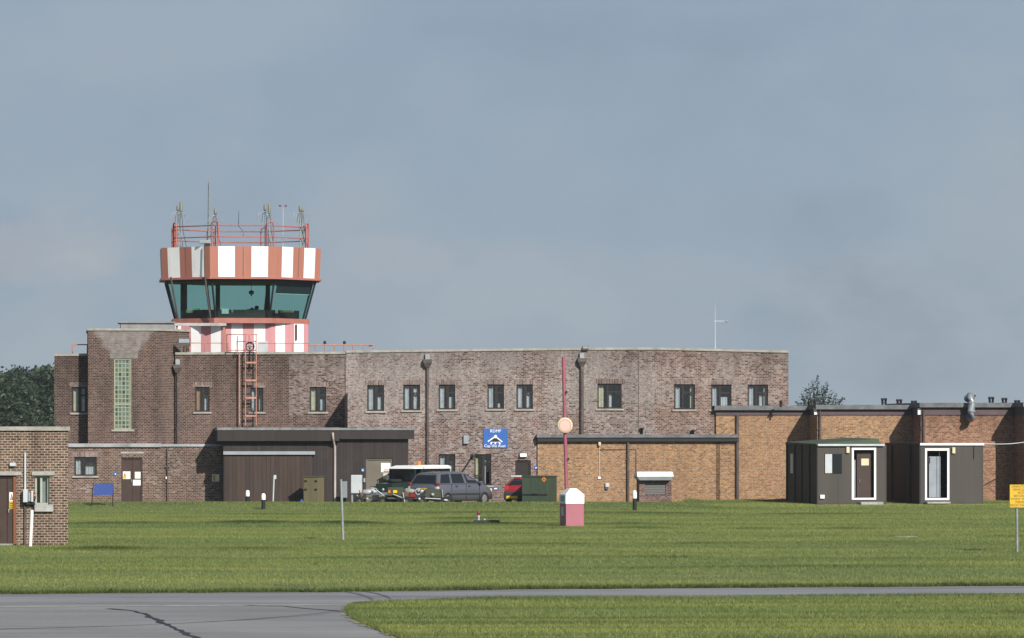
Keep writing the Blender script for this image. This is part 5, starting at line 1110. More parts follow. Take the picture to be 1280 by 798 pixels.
for F_, w_, root_, zt__ in ((Fc, W1, cab1, Fc.z(1060, 556.5, 0)), (Fd, W2, cab2, Fd.z(1190, 557, 0))):
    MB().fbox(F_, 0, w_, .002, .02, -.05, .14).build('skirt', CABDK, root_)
    for f in (.30, .985): MB().fbox(F_, w_ * f - .012, w_ * f + .012, .002, .010, .142, zt__ - .05).build('panel_joint', CABDK, root_)

# ================================================================ NEAR HUT
FN = Frame(43, 125, 6.4); hut = thing('brick_hut', 'small flat roofed brown brick hut at the left edge, nearer than everything else', 'building', FN.pt(-1, -2, 0))
UN = lambda px, n=0.: FN.u(px, n)
ZN = lambda px, py, n=0.: FN.z(px, py, n)
u0, u1 = UN(-110), UN(85.3); zt_ = ZN(40, 538.5); hd_ = FN.rect(0, 594, 20.5, 690); hd_ = (UN(-1.5), hd_[1], -.3, ZN(10, 594.5)); hw = FN.rect(44, 594.5, 61.5, 631)
mb = MB(); wall_front(mb, FN, 0, u0, u1, -.3, zt_, zt_, [hd_, hw], .16); shell(mb, FN, u0, u1, -4, 0, -.3, zt_, zt_); mb.build('wall', B_NEAR, hut)
coping(FN, hut, u0 - .05, u1 + .05, -4.05, .06, zt_, zt_, .12); MB().fbox(FN, UN(-2), UN(27), -.1, .05, hd_[3] + .004, ZN(10, 590)).build('lintel', CONC, hut)
a, b_, lo, hi = hd_; mb = MB(); mid = UN(9); mb.fbox(FN, a + .0, mid - .006, -.14, -.08, .06, hi - .08); mb.fbox(FN, mid + .006, b_ - .1, -.14, -.076, .06, hi - .08); dd = mb.build('door', BROWN, hut)
mb = MB(); mb.fbox(FN, b_ - .09, b_ - .002, -.15, -.02, .04, hi); mb.build('door_jamb', WOODOR, hut); mb = MB(); mb.fbox(FN, a, b_ - .1, -.16, .03, -.1, .055); mb.build('threshold', CONC, hut); MB().fbox(FN, a, b_ - .1, -.15, -.05, hi - .075, hi - .002).build('door_head', BROWN, hut)
mb = MB(); mb.fbox(FN, UN(10.2), UN(11.4), -.07, -.03, ZN(10, 641), ZN(10, 636.5)); mb.fbox(FN, UN(10.2), UN(12.8), -.035, -.02, ZN(10, 638), ZN(10, 637)); mb.build('handle', GALV, dd)
n = -.075; qq = FN.rect(11.6, 615.5, 17.4, 636, n); b = MB(); w_, h_ = qq[1] - qq[0], qq[3] - qq[2]; b.fbox(FN, qq[0], qq[1], n + .002, n + .014, qq[2] + h_ * .46, qq[3]); o = tag(b.build('hazard_sign', WHITE), 'tall white and yellow hazard sign on the brown hut door', 'sign')
MB().fbox(FN, qq[0], qq[1], n + .002, n + .014, qq[2], qq[2] + h_ * .455).build('yellow_panel', YELLOW, o); b = MB(); xm = (qq[0] + qq[1]) / 2
b.face([FN.pt(qq[0] + .02, n + .018, qq[2] + h_ * .52), FN.pt(qq[1] - .02, n + .018, qq[2] + h_ * .52), FN.pt(xm, n + .018, qq[2] + h_ * .92)]); b.build('triangle', BLACK, o); b = MB(); b.face([FN.pt(qq[0] + .042, n + .02, qq[2] + h_ * .55), FN.pt(qq[1] - .042, n + .02, qq[2] + h_ * .55), FN.pt(xm, n + .02, qq[2] + h_ * .82)]); b.build('triangle', YELLOW, o)
b = MB()
for k in range(3): b.fbox(FN, qq[0] + .025, qq[1] - .025, n + .0145, n + .017, qq[2] + h_ * (.06 + .12 * k), qq[2] + h_ * (.12 + .12 * k))
b.build('text_lines', BLACK, o)
fit(FN, 12, 578.5, 19.6, 583, 0, .12, 'door_lamp', LGREY, 'pale bulkhead lamp above the brown hut door', 'lamp')
a, b_, lo, hi = hw; GRW = paint('grey green window frame', lin(.33, .37, .32), .6, .12, 3)
mb = MB(); mb.fbox(FN, a, a + .05, -.15, -.08, lo, hi); mb.fbox(FN, b_ - .05, b_, -.15, -.08, lo, hi); mb.fbox(FN, a + .05, b_ - .05, -.15, -.08, lo, lo + .05); mb.fbox(FN, a + .05, b_ - .05, -.15, -.08, hi - .05, hi); md = a + (b_ - a) * .36; mb.fbox(FN, md, md + .06, -.15, -.07, lo + .05, hi - .05); o = mb.build('window', GRW, hut)
mb = MB(); mb.fbox(FN, a + .02, b_ - .02, -.125, -.118, lo + .02, hi - .02); mb.build('pane', WINGLASS, o); mb = MB(); mb.fbox(FN, md, b_, -.24, -.22, lo, hi); mb.build('blind', paint('grey blind', lin(.34, .36, .33), .8, .1, 2), o)
MB().fbox(FN, a - .10, b_ + .16, -.1, .05, hi + .003, hi + .11).build('lintel', CONC, o); MB().fbox(FN, a - .02, b_ + .12, -.1, .10, lo - .20, lo - .003).build('sill', CONC, o)
mb = MB(); mb.tube([FN.pt(UN(31.3), .04, ZN(31, 612)), FN.pt(UN(31.3), .04, ZN(31, 566))], .034, 6); tag(mb.build('conduit', LGREY), 'grey pipe rising up the hut wall above the switch box', 'pipe')
mb = MB(); mb.tube([FN.pt(UN(31), .03, ZN(31, 629)), FN.pt(UN(31), .03, ZN(31, 682))], .035, 6); tag(mb.build('conduit', PIPE), 'dark pipe running down the hut wall below the switch box', 'pipe')
bx = thing('switch_box', 'cluster of pale electrical boxes on the hut wall left of its window', 'switch box', FN.pt(UN(36), 0, ZN(36, 629)))
for q, d_, mt, nm in (((28.8, 612, 34.6, 628), .24, LGREY, 'cabinet'), ((35.2, 616, 38.6, 627), .16, GREY, 'meter'), ((38.8, 613.5, 41.6, 627.5), .22, LGREY, 'cabinet'), ((42.2, 617, 45, 624), .2, PIPE, 'isolator'), ((29.5, 628.4, 44, 631), .14, BLACK, 'cable_tray')):
    r4 = FN.rect(*q, 0); b = MB(); b.fbox(FN, r4[0], r4[1], .005, d_, r4[2], r4[3]); b.build(nm, mt, bx, bevel=.012)
b = MB(); b.lathe(FN.pt(UN(43.7), .2, ZN(43.7, 619.5)), [(0, 0), (.04, 0), (.04, .03), (0, .03)], 8, 0, FN.nv); b.build('dial', ORANGE, bx)
p = ground_at(38.6, 684); b = MB(); b.tube([(p.x - .02, p.y, -.1), (p.x + .03, p.y, at(39.6, 638, p.y).z)], .05, 8); tag(b.build('cable_post', WHITED), 'white cable post standing in the grass against the hut', 'post')
fit(FN, -30, 683.3, 21, 686.5, .02, .7, 'door_step', CONC, 'pale concrete slab in front of the brown hut door', 'step')

# ================================================================ THINGS ON THE GRASS
def bx_at(mb, c, F, w_, d_, z0, z1, mat=0): mb.fbox(F, c[0] - w_ / 2, c[0] + w_ / 2, c[1] - d_ / 2, c[1] + d_ / 2, z0, z1, mat)
# pink and white kiosk with the tall pole
p = ground_at(715, 658.5); Fk = Frame(715, p.y, -12); Fk.O = Vector((p.x, p.y, 0)); g0_ = p.z - .05; S = F_PX / p.y
kio = thing('marker_kiosk', 'pink box kiosk with a white chamfered top standing alone on the lawn', 'kiosk', (p.x, p.y, p.z))
# left face visible: turn the box so its left side shows
Fk = Frame(707.5, p.y - .2, 14); w_ = Fk.u(729.7, 0); k = (700 - CX) / F_PX; O = Fk.O; d_ = -Fk.nv; D_ = min(1.0, (k * O.y - O.x) / (d_.x - k * d_.y))
zt_ = Fk.z(715, 630, 0); zs = Fk.z(715, 618.5, 0); zz = Fk.z(715, 611, 0); q = [Fk.pt(0, 0, 0), Fk.pt(w_, 0, 0), Fk.pt(w_, -D_, 0), Fk.pt(0, -D_, 0)]; A_ = lambda P, z: [V(x_, z) for x_ in P]
MB().hexa(A_(q, g0_), A_(q, zt_)).build('body', BOXPINK, kio)
i_ = lambda m_: [Fk.pt(m_, -m_, 0), Fk.pt(w_ - m_, -m_, 0), Fk.pt(w_ - m_, -D_ + m_, 0), Fk.pt(m_, -D_ + m_, 0)]
mb = MB(); mb.hexa(A_(i_(-.015), zt_ + .002), A_(i_(-.015), zs)); mb.hexa(A_(i_(-.015), zs + .0005), A_(i_(.20), zz)); mb.build('cap', WHITE, kio)
mb = MB(); mb.fbox(Fk, -.02, -.002, -D_ * .72, -D_ * .30, zt_ - .42, zt_ - .10); mb.build('vent', LGREY, kio); mb = MB(); mb.fbox(Fk, -.03, -.017, -D_ * .75, -D_ * .25, zt_ + .08, zs - .05); mb.build('vent', GREY, kio)
pp = at(708, 612, p.y + .55); tp = at(704.2, 446.5, p.y + .55); pole = thing('marker_pole', 'tall thin pink pole with a round cream disc rising behind the kiosk', 'pole', (pp.x, pp.y, 0))
MB().tube([(pp.x + .02, pp.y, -.2), (pp.x, pp.y, pp.z), (tp.x, tp.y, tp.z)], .062, 8).build('shaft', POLEPINK, pole)
for py in (490, 573.5): c = at(707.9 if py < 500 else 710.2, py, p.y + .5); mb = MB(); mb.box(c.x - .02, c.x + .04, c.y - .06, c.y, c.z - .06, c.z + .03); mb.build('cleat', BLACK, pole)
c = at(706.2, 532, p.y + .46); fd = Vector((.10, -1, .05)).normalized(); dsc = MB(); dsc.lathe(c, [(0, 0), (.265, 0), (.275, .02), (.265, .05), (.20, .055)], 28, 0, fd); DCR = paint('disc cream', lin(.62, .50, .36), .6, .06); o = dsc.build('disc', DCR, pole)
MB().lathe(c + fd * .05, [(.205, 0), (.0, .004)], 28, 0, fd).build('centre', paint('disc pink', lin(.64, .40, .34), .6, .06), o); MB().lathe(c + fd * .052, [(.19, .0), (.205, .012), (.22, .0)], 28, 0, fd).build('rim', paint('disc rim', lin(.50, .27, .18), .6, .06), o)
# yellow warning sign
p = ground_at(1271.5, 691); Fy = Frame(1271.5, p.y, 3); q = Fy.rect(1262.2, 606, 1298, 634.5, 0); ws_ = thing('warning_sign', 'yellow warning sign with lines of dark lettering on a grey post at the right edge', 'sign', p)
MB().tube([Fy.pt(Fy.u(1272), -.05, p.z - .1), Fy.pt(Fy.u(1271), -.05, q[3] - .05)], .036, 8).build('post', GALV, ws_); MB().fbox(Fy, q[0], q[1], .0, .02, q[2], q[3]).build('board', YELLOW, ws_)
DKRED = paint('dark red lettering', lin(.13, .035, .02), .6, .05)
for i, tx_ in enumerate(('UNAUTHORISED', 'VEHICLES MUST', 'NOT GO', 'BEYOND THIS', 'POINT WITHOUT', 'PERMISSION', 'FROM THE TOWER')): wall_text(Fy, tx_, (q[0] + q[1]) / 2, .0215, q[3] - (q[3] - q[2]) * (.085 + i * .138), .092, DKRED, ws_, depth=.001)
# grey sign post seen edge on
p = ground_at(429, 676); sp = thing('sign_post', 'thin grey post on the lawn with its narrow sign turned almost edge on', 'sign post', p); t1 = at(426.2, 599.5, p.y)
MB().tube([(p.x, p.y, p.z - .1), (t1.x, p.y, t1.z)], .042, 8).build('post', GALV, sp); b0, b1 = at(427.5, 622.5, p.y), at(432.4, 602, p.y); mb = MB(); mb.hexa([Vector((b0.x, p.y + .05, b0.z)), Vector((b1.x, p.y + .5, b0.z)), Vector((b1.x + .02, p.y + .5, b0.z)), Vector((b0.x + .02, p.y + .05, b0.z))][::-1], [Vector((b0.x, p.y + .05, b1.z)), Vector((b1.x, p.y + .5, b1.z)), Vector((b1.x + .02, p.y + .5, b1.z)), Vector((b0.x + .02, p.y + .05, b1.z))][::-1]); mb.build('board', GREY, sp)
# blue notice board
p = ground_at(129, 635.5); bb = thing('notice_board', 'plain blue board on two thin black legs on the grass at the left', 'board', p); a, b_ = at(116.8, 619, p.y), at(141.5, 605.3, p.y)
mb = MB(); mb.hexa([Vector((a.x, p.y - .02, a.z)), Vector((b_.x - .02, p.y - .02, a.z)), Vector((b_.x - .02, p.y + .02, a.z)), Vector((a.x, p.y + .02, a.z))], [Vector((a.x + .05, p.y - .02, b_.z)), Vector((b_.x, p.y - .02, b_.z)), Vector((b_.x, p.y + .02, b_.z)), Vector((a.x + .05, p.y + .02, b_.z))]); mb.build('board', BOARDBLUE, bb)
for x_ in (a.x - .03, b_.x - .03): MB().tube([(x_ + (-.06 if x_ < p.x else 0), p.y + .03, p.z - .1), (x_ + .02, p.y + .03, b_.z + .02)], .022, 6).build('leg', BLACK, bb)
# bollards
def bollard(px, pyb, pyt, label, r_=.085):
    p = ground_at(px, pyb) if pyb > 630 else Vector((ray(px, 190.5), 190.5, 0)); z1 = at(px, pyt, p.y).z; t_ = thing('bollard', label, 'bollard', p, 'black and white bollards'); zm = p.z + (z1 - p.z) * .60
    MB().lathe((p.x, p.y, p.z - .1), [(r_, 0), (r_, zm - p.z + .1)], 12).build('post', BLACK, t_); MB().lathe((p.x, p.y, zm), [(r_ + .006, 0), (r_ + .006, (z1 - zm) * .7), (r_ * .7, (z1 - zm) * .95), (0, z1 - zm)], 12).build('cap', WHITE, t_)
bollard(329.3, 637, 616.8, 'white topped black bollard on the grass before the shed'); bollard(309.5, 629.5, 612.8, 'white topped bollard at the foot of the shed, half hidden by the grass'); bollard(793.3, 635, 613, 'white topped black bollard beside the little brick memorial')
p = Vector((ray(342, 190.5), 190.5, 0)); mb = MB(); mb.tube([(p.x - .03, p.y, 0), (p.x + .02, p.y, at(343, 594.5, p.y).z)], .034, 8); mb.box(p.x + .02, p.x + .12, p.y - .04, p.y + .04, at(342, 599, p.y).z, at(342, 594, p.y).z); tag(mb.build('marker_post', LGREY), 'slim pale post standing in front of the shed doors', 'post')
# cabinets
Fo = Frame(390, 191.5, -22); oc_ = thing('equipment_cabinet', 'olive metal cabinet with four corner latches standing before the shed', 'cabinet', at(390, 629, 191.5)); u0, u1 = Fo.u(379.3, 0), Fo.u(398, 0); z1 = Fo.z(388, 596.5)
OLV2 = paint('olive cabinet', lin(.145, .125, .07), .6, .15, 2, dirt=lin(.10, .085, .05), streak=True)
MB().fbox(Fo, u0, u1, -.62, 0, 0, z1).build('body', OLV2, oc_, bevel=.012); MB().fbox(Fo, u0 - .03, u1 + .03, -.65, .03, z1 + .001, z1 + .045).build('lid', OLIVE, oc_)
for a in (.16, .84):
    for b_ in (.86, .56): uu = u0 + (u1 - u0) * a; MB().fbox(Fo, uu - .05, uu + .05, .001, .03, z1 * b_ - .035, z1 * b_ + .035).build('latch', BLACK, oc_)
Fg = Frame(445, 191.5, -4); u0, u1 = Fg.u(438.5, 0), Fg.u(452, 0); gc = thing('metal_locker', 'pale grey locker on short legs at the shed front by the gas trolley', 'locker', Fg.pt((u0 + u1) / 2, 0, 0)); za, zb_ = Fg.z(445, 617), Fg.z(445, 594)
MB().fbox(Fg, u0, u1, -.4, 0, za, zb_).build('body', LGREY, gc, bevel=.03)
for a in (u0 + .05, u1 - .05): MB().fbox(Fg, a - .03, a + .03, -.3, -.1, 0, za - .001).build('leg', GREY, gc)
p = Vector((ray(377, 189.5), 189.5, 0)); mb = MB(); mb.lathe((p.x, p.y, p.z), [(0, 0), (.10, 0), (.11, .18), (.06, .24), (.03, .30), (0, .31)], 10); tag(mb.build('blue_drum', BOARDBLUE), 'small blue container in the grass at the foot of the olive cabinet', 'container')
p = ground_at(608, 655.5); DKLENS = paint('lamp red', lin(.16, .016, .016), .4, .1); ll = thing('approach_light', 'low black light bar lying on the lawn with one red lamp sticking up', 'airfield light', p); a, b_ = at(592, 654, p.y).x, at(624.5, 654, p.y).x
MB().box(a, b_, p.y - .12, p.y + .12, p.z + .02, p.z + .15).build('base', paint('light base', lin(.02, .028, .026), .6, .2), ll, bevel=.01); c = at(598.2, 652, p.y)
MB().lathe((c.x, c.y, p.z + .15), [(.045, 0), (.045, .09), (.055, .10), (.055, .17)], 10).build('holder', LGREY, ll); MB().lathe((c.x, c.y, p.z + .321), [(.045, 0), (.052, .03), (.048, .14), (.02, .17), (0, .175)], 10).build('lens', DKLENS, ll)
MB().lathe((at(606, 652, p.y).x, c.y, p.z + .151), [(.04, 0), (.04, .05), (0, .06)], 8).build('cable_gland', GALV, ll)
p = ground_at(1132, 671.5); mb = MB(); mb.box(p.x - .36, p.x + .36, p.y - .3, p.y + .3, p.z - .05, p.z + .028); tag(mb.build('manhole_cover', CONC), 'flat concrete cover sunk in the lawn at the right', 'cover')
# ================================================================ VEHICLES
class Body:
    def __init__(s, pos, ang): s.p = Vector(pos); s.c, s.s = math.cos(ang), math.sin(ang)
    def __call__(s, x, y, z): return s.p + Vector((x * s.c - y * s.s, x * s.s + y * s.c, z))
def loft(L, stations, mb, mat=0):
    rows = []
    for (x, zb, zt_, hw) in stations:
        sidep = [(hw * .80, zb), (hw * .96, zb + .06), (hw, zb + (zt_ - zb) * .45), (hw * .985, zt_ - .07), (hw * .93, zt_ - .015), (hw * .5, zt_ + .012)]
        rows.append([L(x, y, z) for y, z in sidep] + [L(x, -y, z) for y, z in reversed(sidep)])
    mb.grid(rows, mat, True, True); mb.face(rows[0], mat); mb.face(list(reversed(rows[-1])), mat)
def pane(L, P, m_, off, o, name, mat):
    """inset quad a,b,c,d (bottom-left, bottom-right, top-right, top-left) lifted off the body"""
    a, b, c, d = [Vector(q) for q in P]; lerp2 = lambda u, v: (a.lerp(b, u)).lerp(d.lerp(c, u), v)
    mu, mv = m_; n_ = (b - a).cross(d - a).normalized(); k = MB(); q = [lerp2(mu, mv), lerp2(1 - mu, mv), lerp2(1 - mu, 1 - mv), lerp2(mu, 1 - mv)]
    k.hexa([q_ + n_ * .001 for q_ in q], [q_ + n_ * off for q_ in q]); k.build(name, mat, o)
def wheel(L, x, y, r_, wd, o):
    s_ = 1 if y > 0 else -1; ax = (L(0, s_, 0) - L(0, 0, 0)); c = L(x, y - s_ * wd / 2, r_)
    wh = MB(); wh.lathe(c, [(r_ * .62, 0), (r_ * .95, 0), (r_, wd * .2), (r_, wd * .8), (r_ * .95, wd), (r_ * .66, wd), (r_ * .62, wd * .8)], 22, 0, ax); w_ = wh.build('wheel', TYRE, o)
    rm = MB(); rm.lathe(c, [(r_ * .63, wd * .80), (r_ * .55, wd * .88), (r_ * .2, wd * .84), (0, wd * .92)], 14, 0, ax)
    rm.build('rim', RIM, w_)
    a = MB(); a.lathe(L(x, y - s_ * wd * .40, r_), [(r_ * 1.02, 0), (r_ * 1.20, .0), (r_ * 1.20, wd * .38), (r_ * 1.02, wd * .38)], 22, 0, ax); a.build('wheel_arch', BUMPER, o)
def greenhouse(L, st, o, col, kinds, top='roof', mat_roof=None):
    """st: (x at belt, x at roof, half width at belt, half width at roof, z belt, z roof); kinds per gap"""
    mb = MB(); rows = []
    for xb, xr, hb, hr, zb, zr in st: rows.append([L(xb, hb, zb), L(xr, hr, zr - .05), L(xr, hr * .9, zr - .008), L(xr, hr * .5, zr + .02), L(xr, -hr * .5, zr + .02), L(xr, -hr * .9, zr - .008), L(xr, -hr, zr - .05), L(xb, -hb, zb)])
    mb.grid(rows, 0, False); mb.face(rows[0]); mb.face(list(reversed(rows[-1]))); mb.build(top, mat_roof or col, o)
    for i, kd in enumerate(kinds):
        if kd != 'g': continue
        A, B = rows[i], rows[i + 1]
        pane(L, (B[0], A[0], A[1], B[1]), (.05, .07), .014, o, 'window', DPANE); pane(L, (A[7], B[7], B[6], A[6]), (.05, .07), .014, o, 'window', DPANE)
    A = rows[0]; pane(L, (A[0], A[7], A[6], A[1]), (.07, .10), .035, o, 'rear_window', DPANE); B = rows[-1]; pane(L, (B[7], B[0], B[1], B[6]), (.05, .06), .035, o, 'windscreen', DPANE)
def slab(L, x0, x1, y0, y1, z0, z1, name, mat, o, bevel=0):
    q = lambda z: [L(x0, y0, z), L(x1, y0, z), L(x1, y1, z), L(x0, y1, z)]
    return MB().hexa(q(z0), q(z1)).build(name, mat, o, bevel=bevel)
TAILRED = paint('tail lamp red', lin(.22, .02, .02), .3, .1)
# grey people carrier
ang = R(52); L = Body((ray(564.5, 190.3), 190.3, 0), ang)
van = thing('parked_car', 'grey five door people carrier parked by the office, seen from its rear corner', 'car', L.p)
mb = MB(); loft(L, [(-2.06, .36, .80, .70), (-2.02, .30, .93, .80), (-1.9, .26, 1.0, .835), (-1.2, .24, 1.0, .86), (0, .22, 1.0, .865), (.9, .22, 1.0, .86), (1.16, .22, .985, .85), (1.4, .23, .93, .84), (1.7, .25, .84, .80), (1.92, .28, .74, .74), (2.03, .31, .62, .66), (2.08, .36, .55, .55)], mb); mb.build('body', CARGREY, van, bevel=0)
gs = [(-1.99, -1.72, .80, .61, .97, 1.45), (-1.86, -1.58, .82, .63, .985, 1.475), (-1.10, -1.00, .835, .645, .99, 1.51), (-1.02, -.93, .835, .645, .99, 1.51), (-.08, -.10, .84, .645, .99, 1.505), (.02, -.02, .84, .645, .99, 1.50), (1.00, .36, .82, .625, .98, 1.42), (1.36, .46, .79, .60, .945, 1.38)]
greenhouse(L, gs, van, CARGREY, ('p', 'g', 'p', 'g', 'p', 'g', 'p'))
for y in (.78, -.78):
    wheel(L, -1.30, y, .31, .19, van); wheel(L, 1.30, y, .31, .19, van)
    s_ = 1 if y > 0 else -1
    slab(L, -2.04, -1.88, *sorted((s_ * .70, s_ * .845)), .88, 1.04, 'tail_light', TAILRED, van, .02); slab(L, -2.045, -1.90, *sorted((s_ * .71, s_ * .842)), .74, .879, 'tail_light', LGREY, van, .02); slab(L, -1.0, .98, *sorted((s_ * .86, s_ * .878)), .50, .57, 'rub_strip', BUMPER, van)
    slab(L, .80, .98, *sorted((s_ * .86, s_ * 1.02)), .98, 1.10, 'mirror', CARGREY, van, .03)
    for x_ in (-.80, .12): slab(L, x_, x_ + .16, *sorted((s_ * .855, s_ * .885)), .86, .90, 'door_handle', BUMPER, van)
    for x_ in (-1.06, -.03, .92): slab(L, x_ - .006, x_ + .006, *sorted((s_ * .85, s_ * .869)), .30, .98, 'door_gap', BLACK, van)
    slab(L, 1.84, 2.0, *sorted((s_ * .50, s_ * .74)), .62, .76, 'headlight', LGREY, van, .03)
slab(L, -2.13, -1.95, -.78, .78, .30, .56, 'rear_bumper', CARGREY, van, .05); slab(L, -2.075, -2.03, -.26, .26, .70, .81, 'number_plate', PLATE, van)
MB().tube([L(-1.4, .3, 1.46), L(-1.65, .3, 1.74)], .01, 5).build('aerial', BLACK, van)
slab(L, 1.95, 2.13, -.66, .66, .28, .52, 'front_bumper', BUMPER, van, .05)
# red hatchback
ang = R(77); Yr = 191.6; fx, fy = math.cos(ang), math.sin(ang); cx_ = ray(630.2, Yr) + 1.78 * fx + .78 * fy; cy_ = Yr + 1.78 * fy - .78 * fx
L = Body((cx_, cy_, 0), ang); rc = thing('parked_car', 'small red hatchback with a yellow rear plate half hidden by the dark green box', 'car', L.p)
mb = MB(); loft(L, [(-1.80, .36, .70, .70), (-1.76, .28, .80, .78), (-1.6, .24, .90, .80), (0, .22, .90, .80), (.8, .22, .92, .80), (1.3, .24, .82, .77), (1.7, .28, .68, .70), (1.8, .36, .55, .55)], mb); mb.build('body', CARRED, rc)
greenhouse(L, [(-1.66, -1.12, .76, .52, .86, 1.22), (-1.50, -.98, .77, .53, .89, 1.24), (-.5, -.5, .78, .54, .90, 1.25), (-.42, -.42, .78, .54, .90, 1.25), (.55, .10, .77, .53, .90, 1.23), (.95, .25, .75, .52, .90, 1.19)], rc, CARRED, ('p', 'g', 'p', 'g', 'p'))
for y in (.71, -.71):
    wheel(L, -1.15, y, .28, .17, rc); wheel(L, 1.12, y, .28, .17, rc); s_ = 1 if y > 0 else -1; slab(L, -1.79, -1.66, *sorted((s_ * .58, s_ * .77)), .62, .84, 'tail_light', RED, rc, .02)
slab(L, -1.92, -1.62, -.78, .78, .24, .60, 'rear_bumper', BUMPER, rc, .05); slab(L, -1.935, -1.921, .13, .64, .30, .42, 'number_plate', PLATE, rc); slab(L, -1.20, -1.0, .12, .62, 1.24, 1.33, 'roof_sign', LGREY, rc, .03)
slab(L, -1.82, -1.75, -.03, .03, .68, .73, 'badge', BLACK, rc)
# dark green field car with white roof
ang = R(180 + 50); fw = Vector((math.cos(ang), math.sin(ang), 0)); rc0 = Vector((ray(524.5, 193.4), 193.4, 0)); L = Body(rc0 + fw * .55, ang)
fc = thing('field_car', 'dark green off-road vehicle with a white hard roof and amber beacon behind the grey car', 'off-road car', L.p)
mb = MB(); st = [(-1.75, .42, 1.0), (.62, .42, 1.0)]
mb.hexa([L(-1.75, .76, .42), L(-1.75, -.76, .42), L(.66, -.76, .42), L(.66, .76, .42)][::-1], [L(-1.75, .80, 1.02), L(-1.75, -.80, 1.02), L(.66, -.80, 1.02), L(.66, .80, 1.02)][::-1]); mb.build('body', DKGREEN, fc, bevel=.03)
mb = MB(); mb.hexa([L(.665, .56, .5), L(.665, -.56, .5), L(1.86, -.56, .5), L(1.86, .56, .5)][::-1], [L(.665, .56, 1.04), L(.665, -.56, 1.04), L(1.86, -.52, .96), L(1.86, .52, .96)][::-1]); mb.build('bonnet', DKGREEN, fc, bevel=.03)
for s_ in (1, -1):
    y0, y1 = sorted((s_ * .565, s_ * .80)); slab(L, .72, 1.90, y0, y1, .62, .84, 'wing', DKGREEN, fc, .03); wheel(L, 1.30, s_ * .72, .36, .2, fc); wheel(L, -1.15, s_ * .72, .36, .2, fc)
    slab(L, 1.901, 1.93, *sorted((s_ * .62, s_ * .76)), .67, .80, 'headlight', LGREY, fc, .02); slab(L, .52, .60, *sorted((s_ * .84, s_ * 1.02)), 1.10, 1.32, 'mirror', WHITE, fc, .02); MB().tube([L(.56, s_ * .78, 1.03), L(.56, s_ * .92, 1.16)], .014, 5).build('mirror_arm', BLACK, fc)
    for x_ in (-1.72, -.6, .20, .62): slab(L, x_ - .035, x_ + .035, *sorted((s_ * .72, s_ * .78)), 1.022, 1.62, 'roof_post', DKGREEN, fc)
    for x0_, x1_ in ((-1.68, -.64), (-.56, .16)): slab(L, x0_, x1_, *sorted((s_ * .74, s_ * .756)), 1.022, 1.618, 'window', DPANE, fc)
slab(L, .60, .615, -.70, .70, 1.05, 1.60, 'windscreen', DPANE, fc); slab(L, -1.75, -1.73, -.70, .70, 1.03, 1.61, 'rear_window', DPANE, fc)
mb = MB(); a_ = [L(-1.86, .84, 1.625), L(-1.86, -.84, 1.625), L(.92, -.84, 1.625), L(.92, .84, 1.625)][::-1]; b_ = [L(-1.76, .70, 1.78), L(-1.76, -.70, 1.78), L(.35, -.66, 1.77), L(.35, .66, 1.77)][::-1]; mb.hexa(a_, b_); mb.build('roof', WHITE, fc, bevel=.04)
slab(L, 1.87, 2.0, -.78, .78, .46, .58, 'bumper', GREY, fc); MB().lathe(L(-.5, 0, 1.77), [(.11, 0), (.11, .05), (.085, .06), (.08, .17), (.04, .21), (0, .21)], 12).build('beacon', ORANGE, fc)
MB().lathe(L(1.15, 0, 1.02), [(.0, -.02), (.30, -.02), (.33, .06), (.30, .14), (.12, .14), (0, .10)], 18).build('spare_wheel', TYRE, fc)
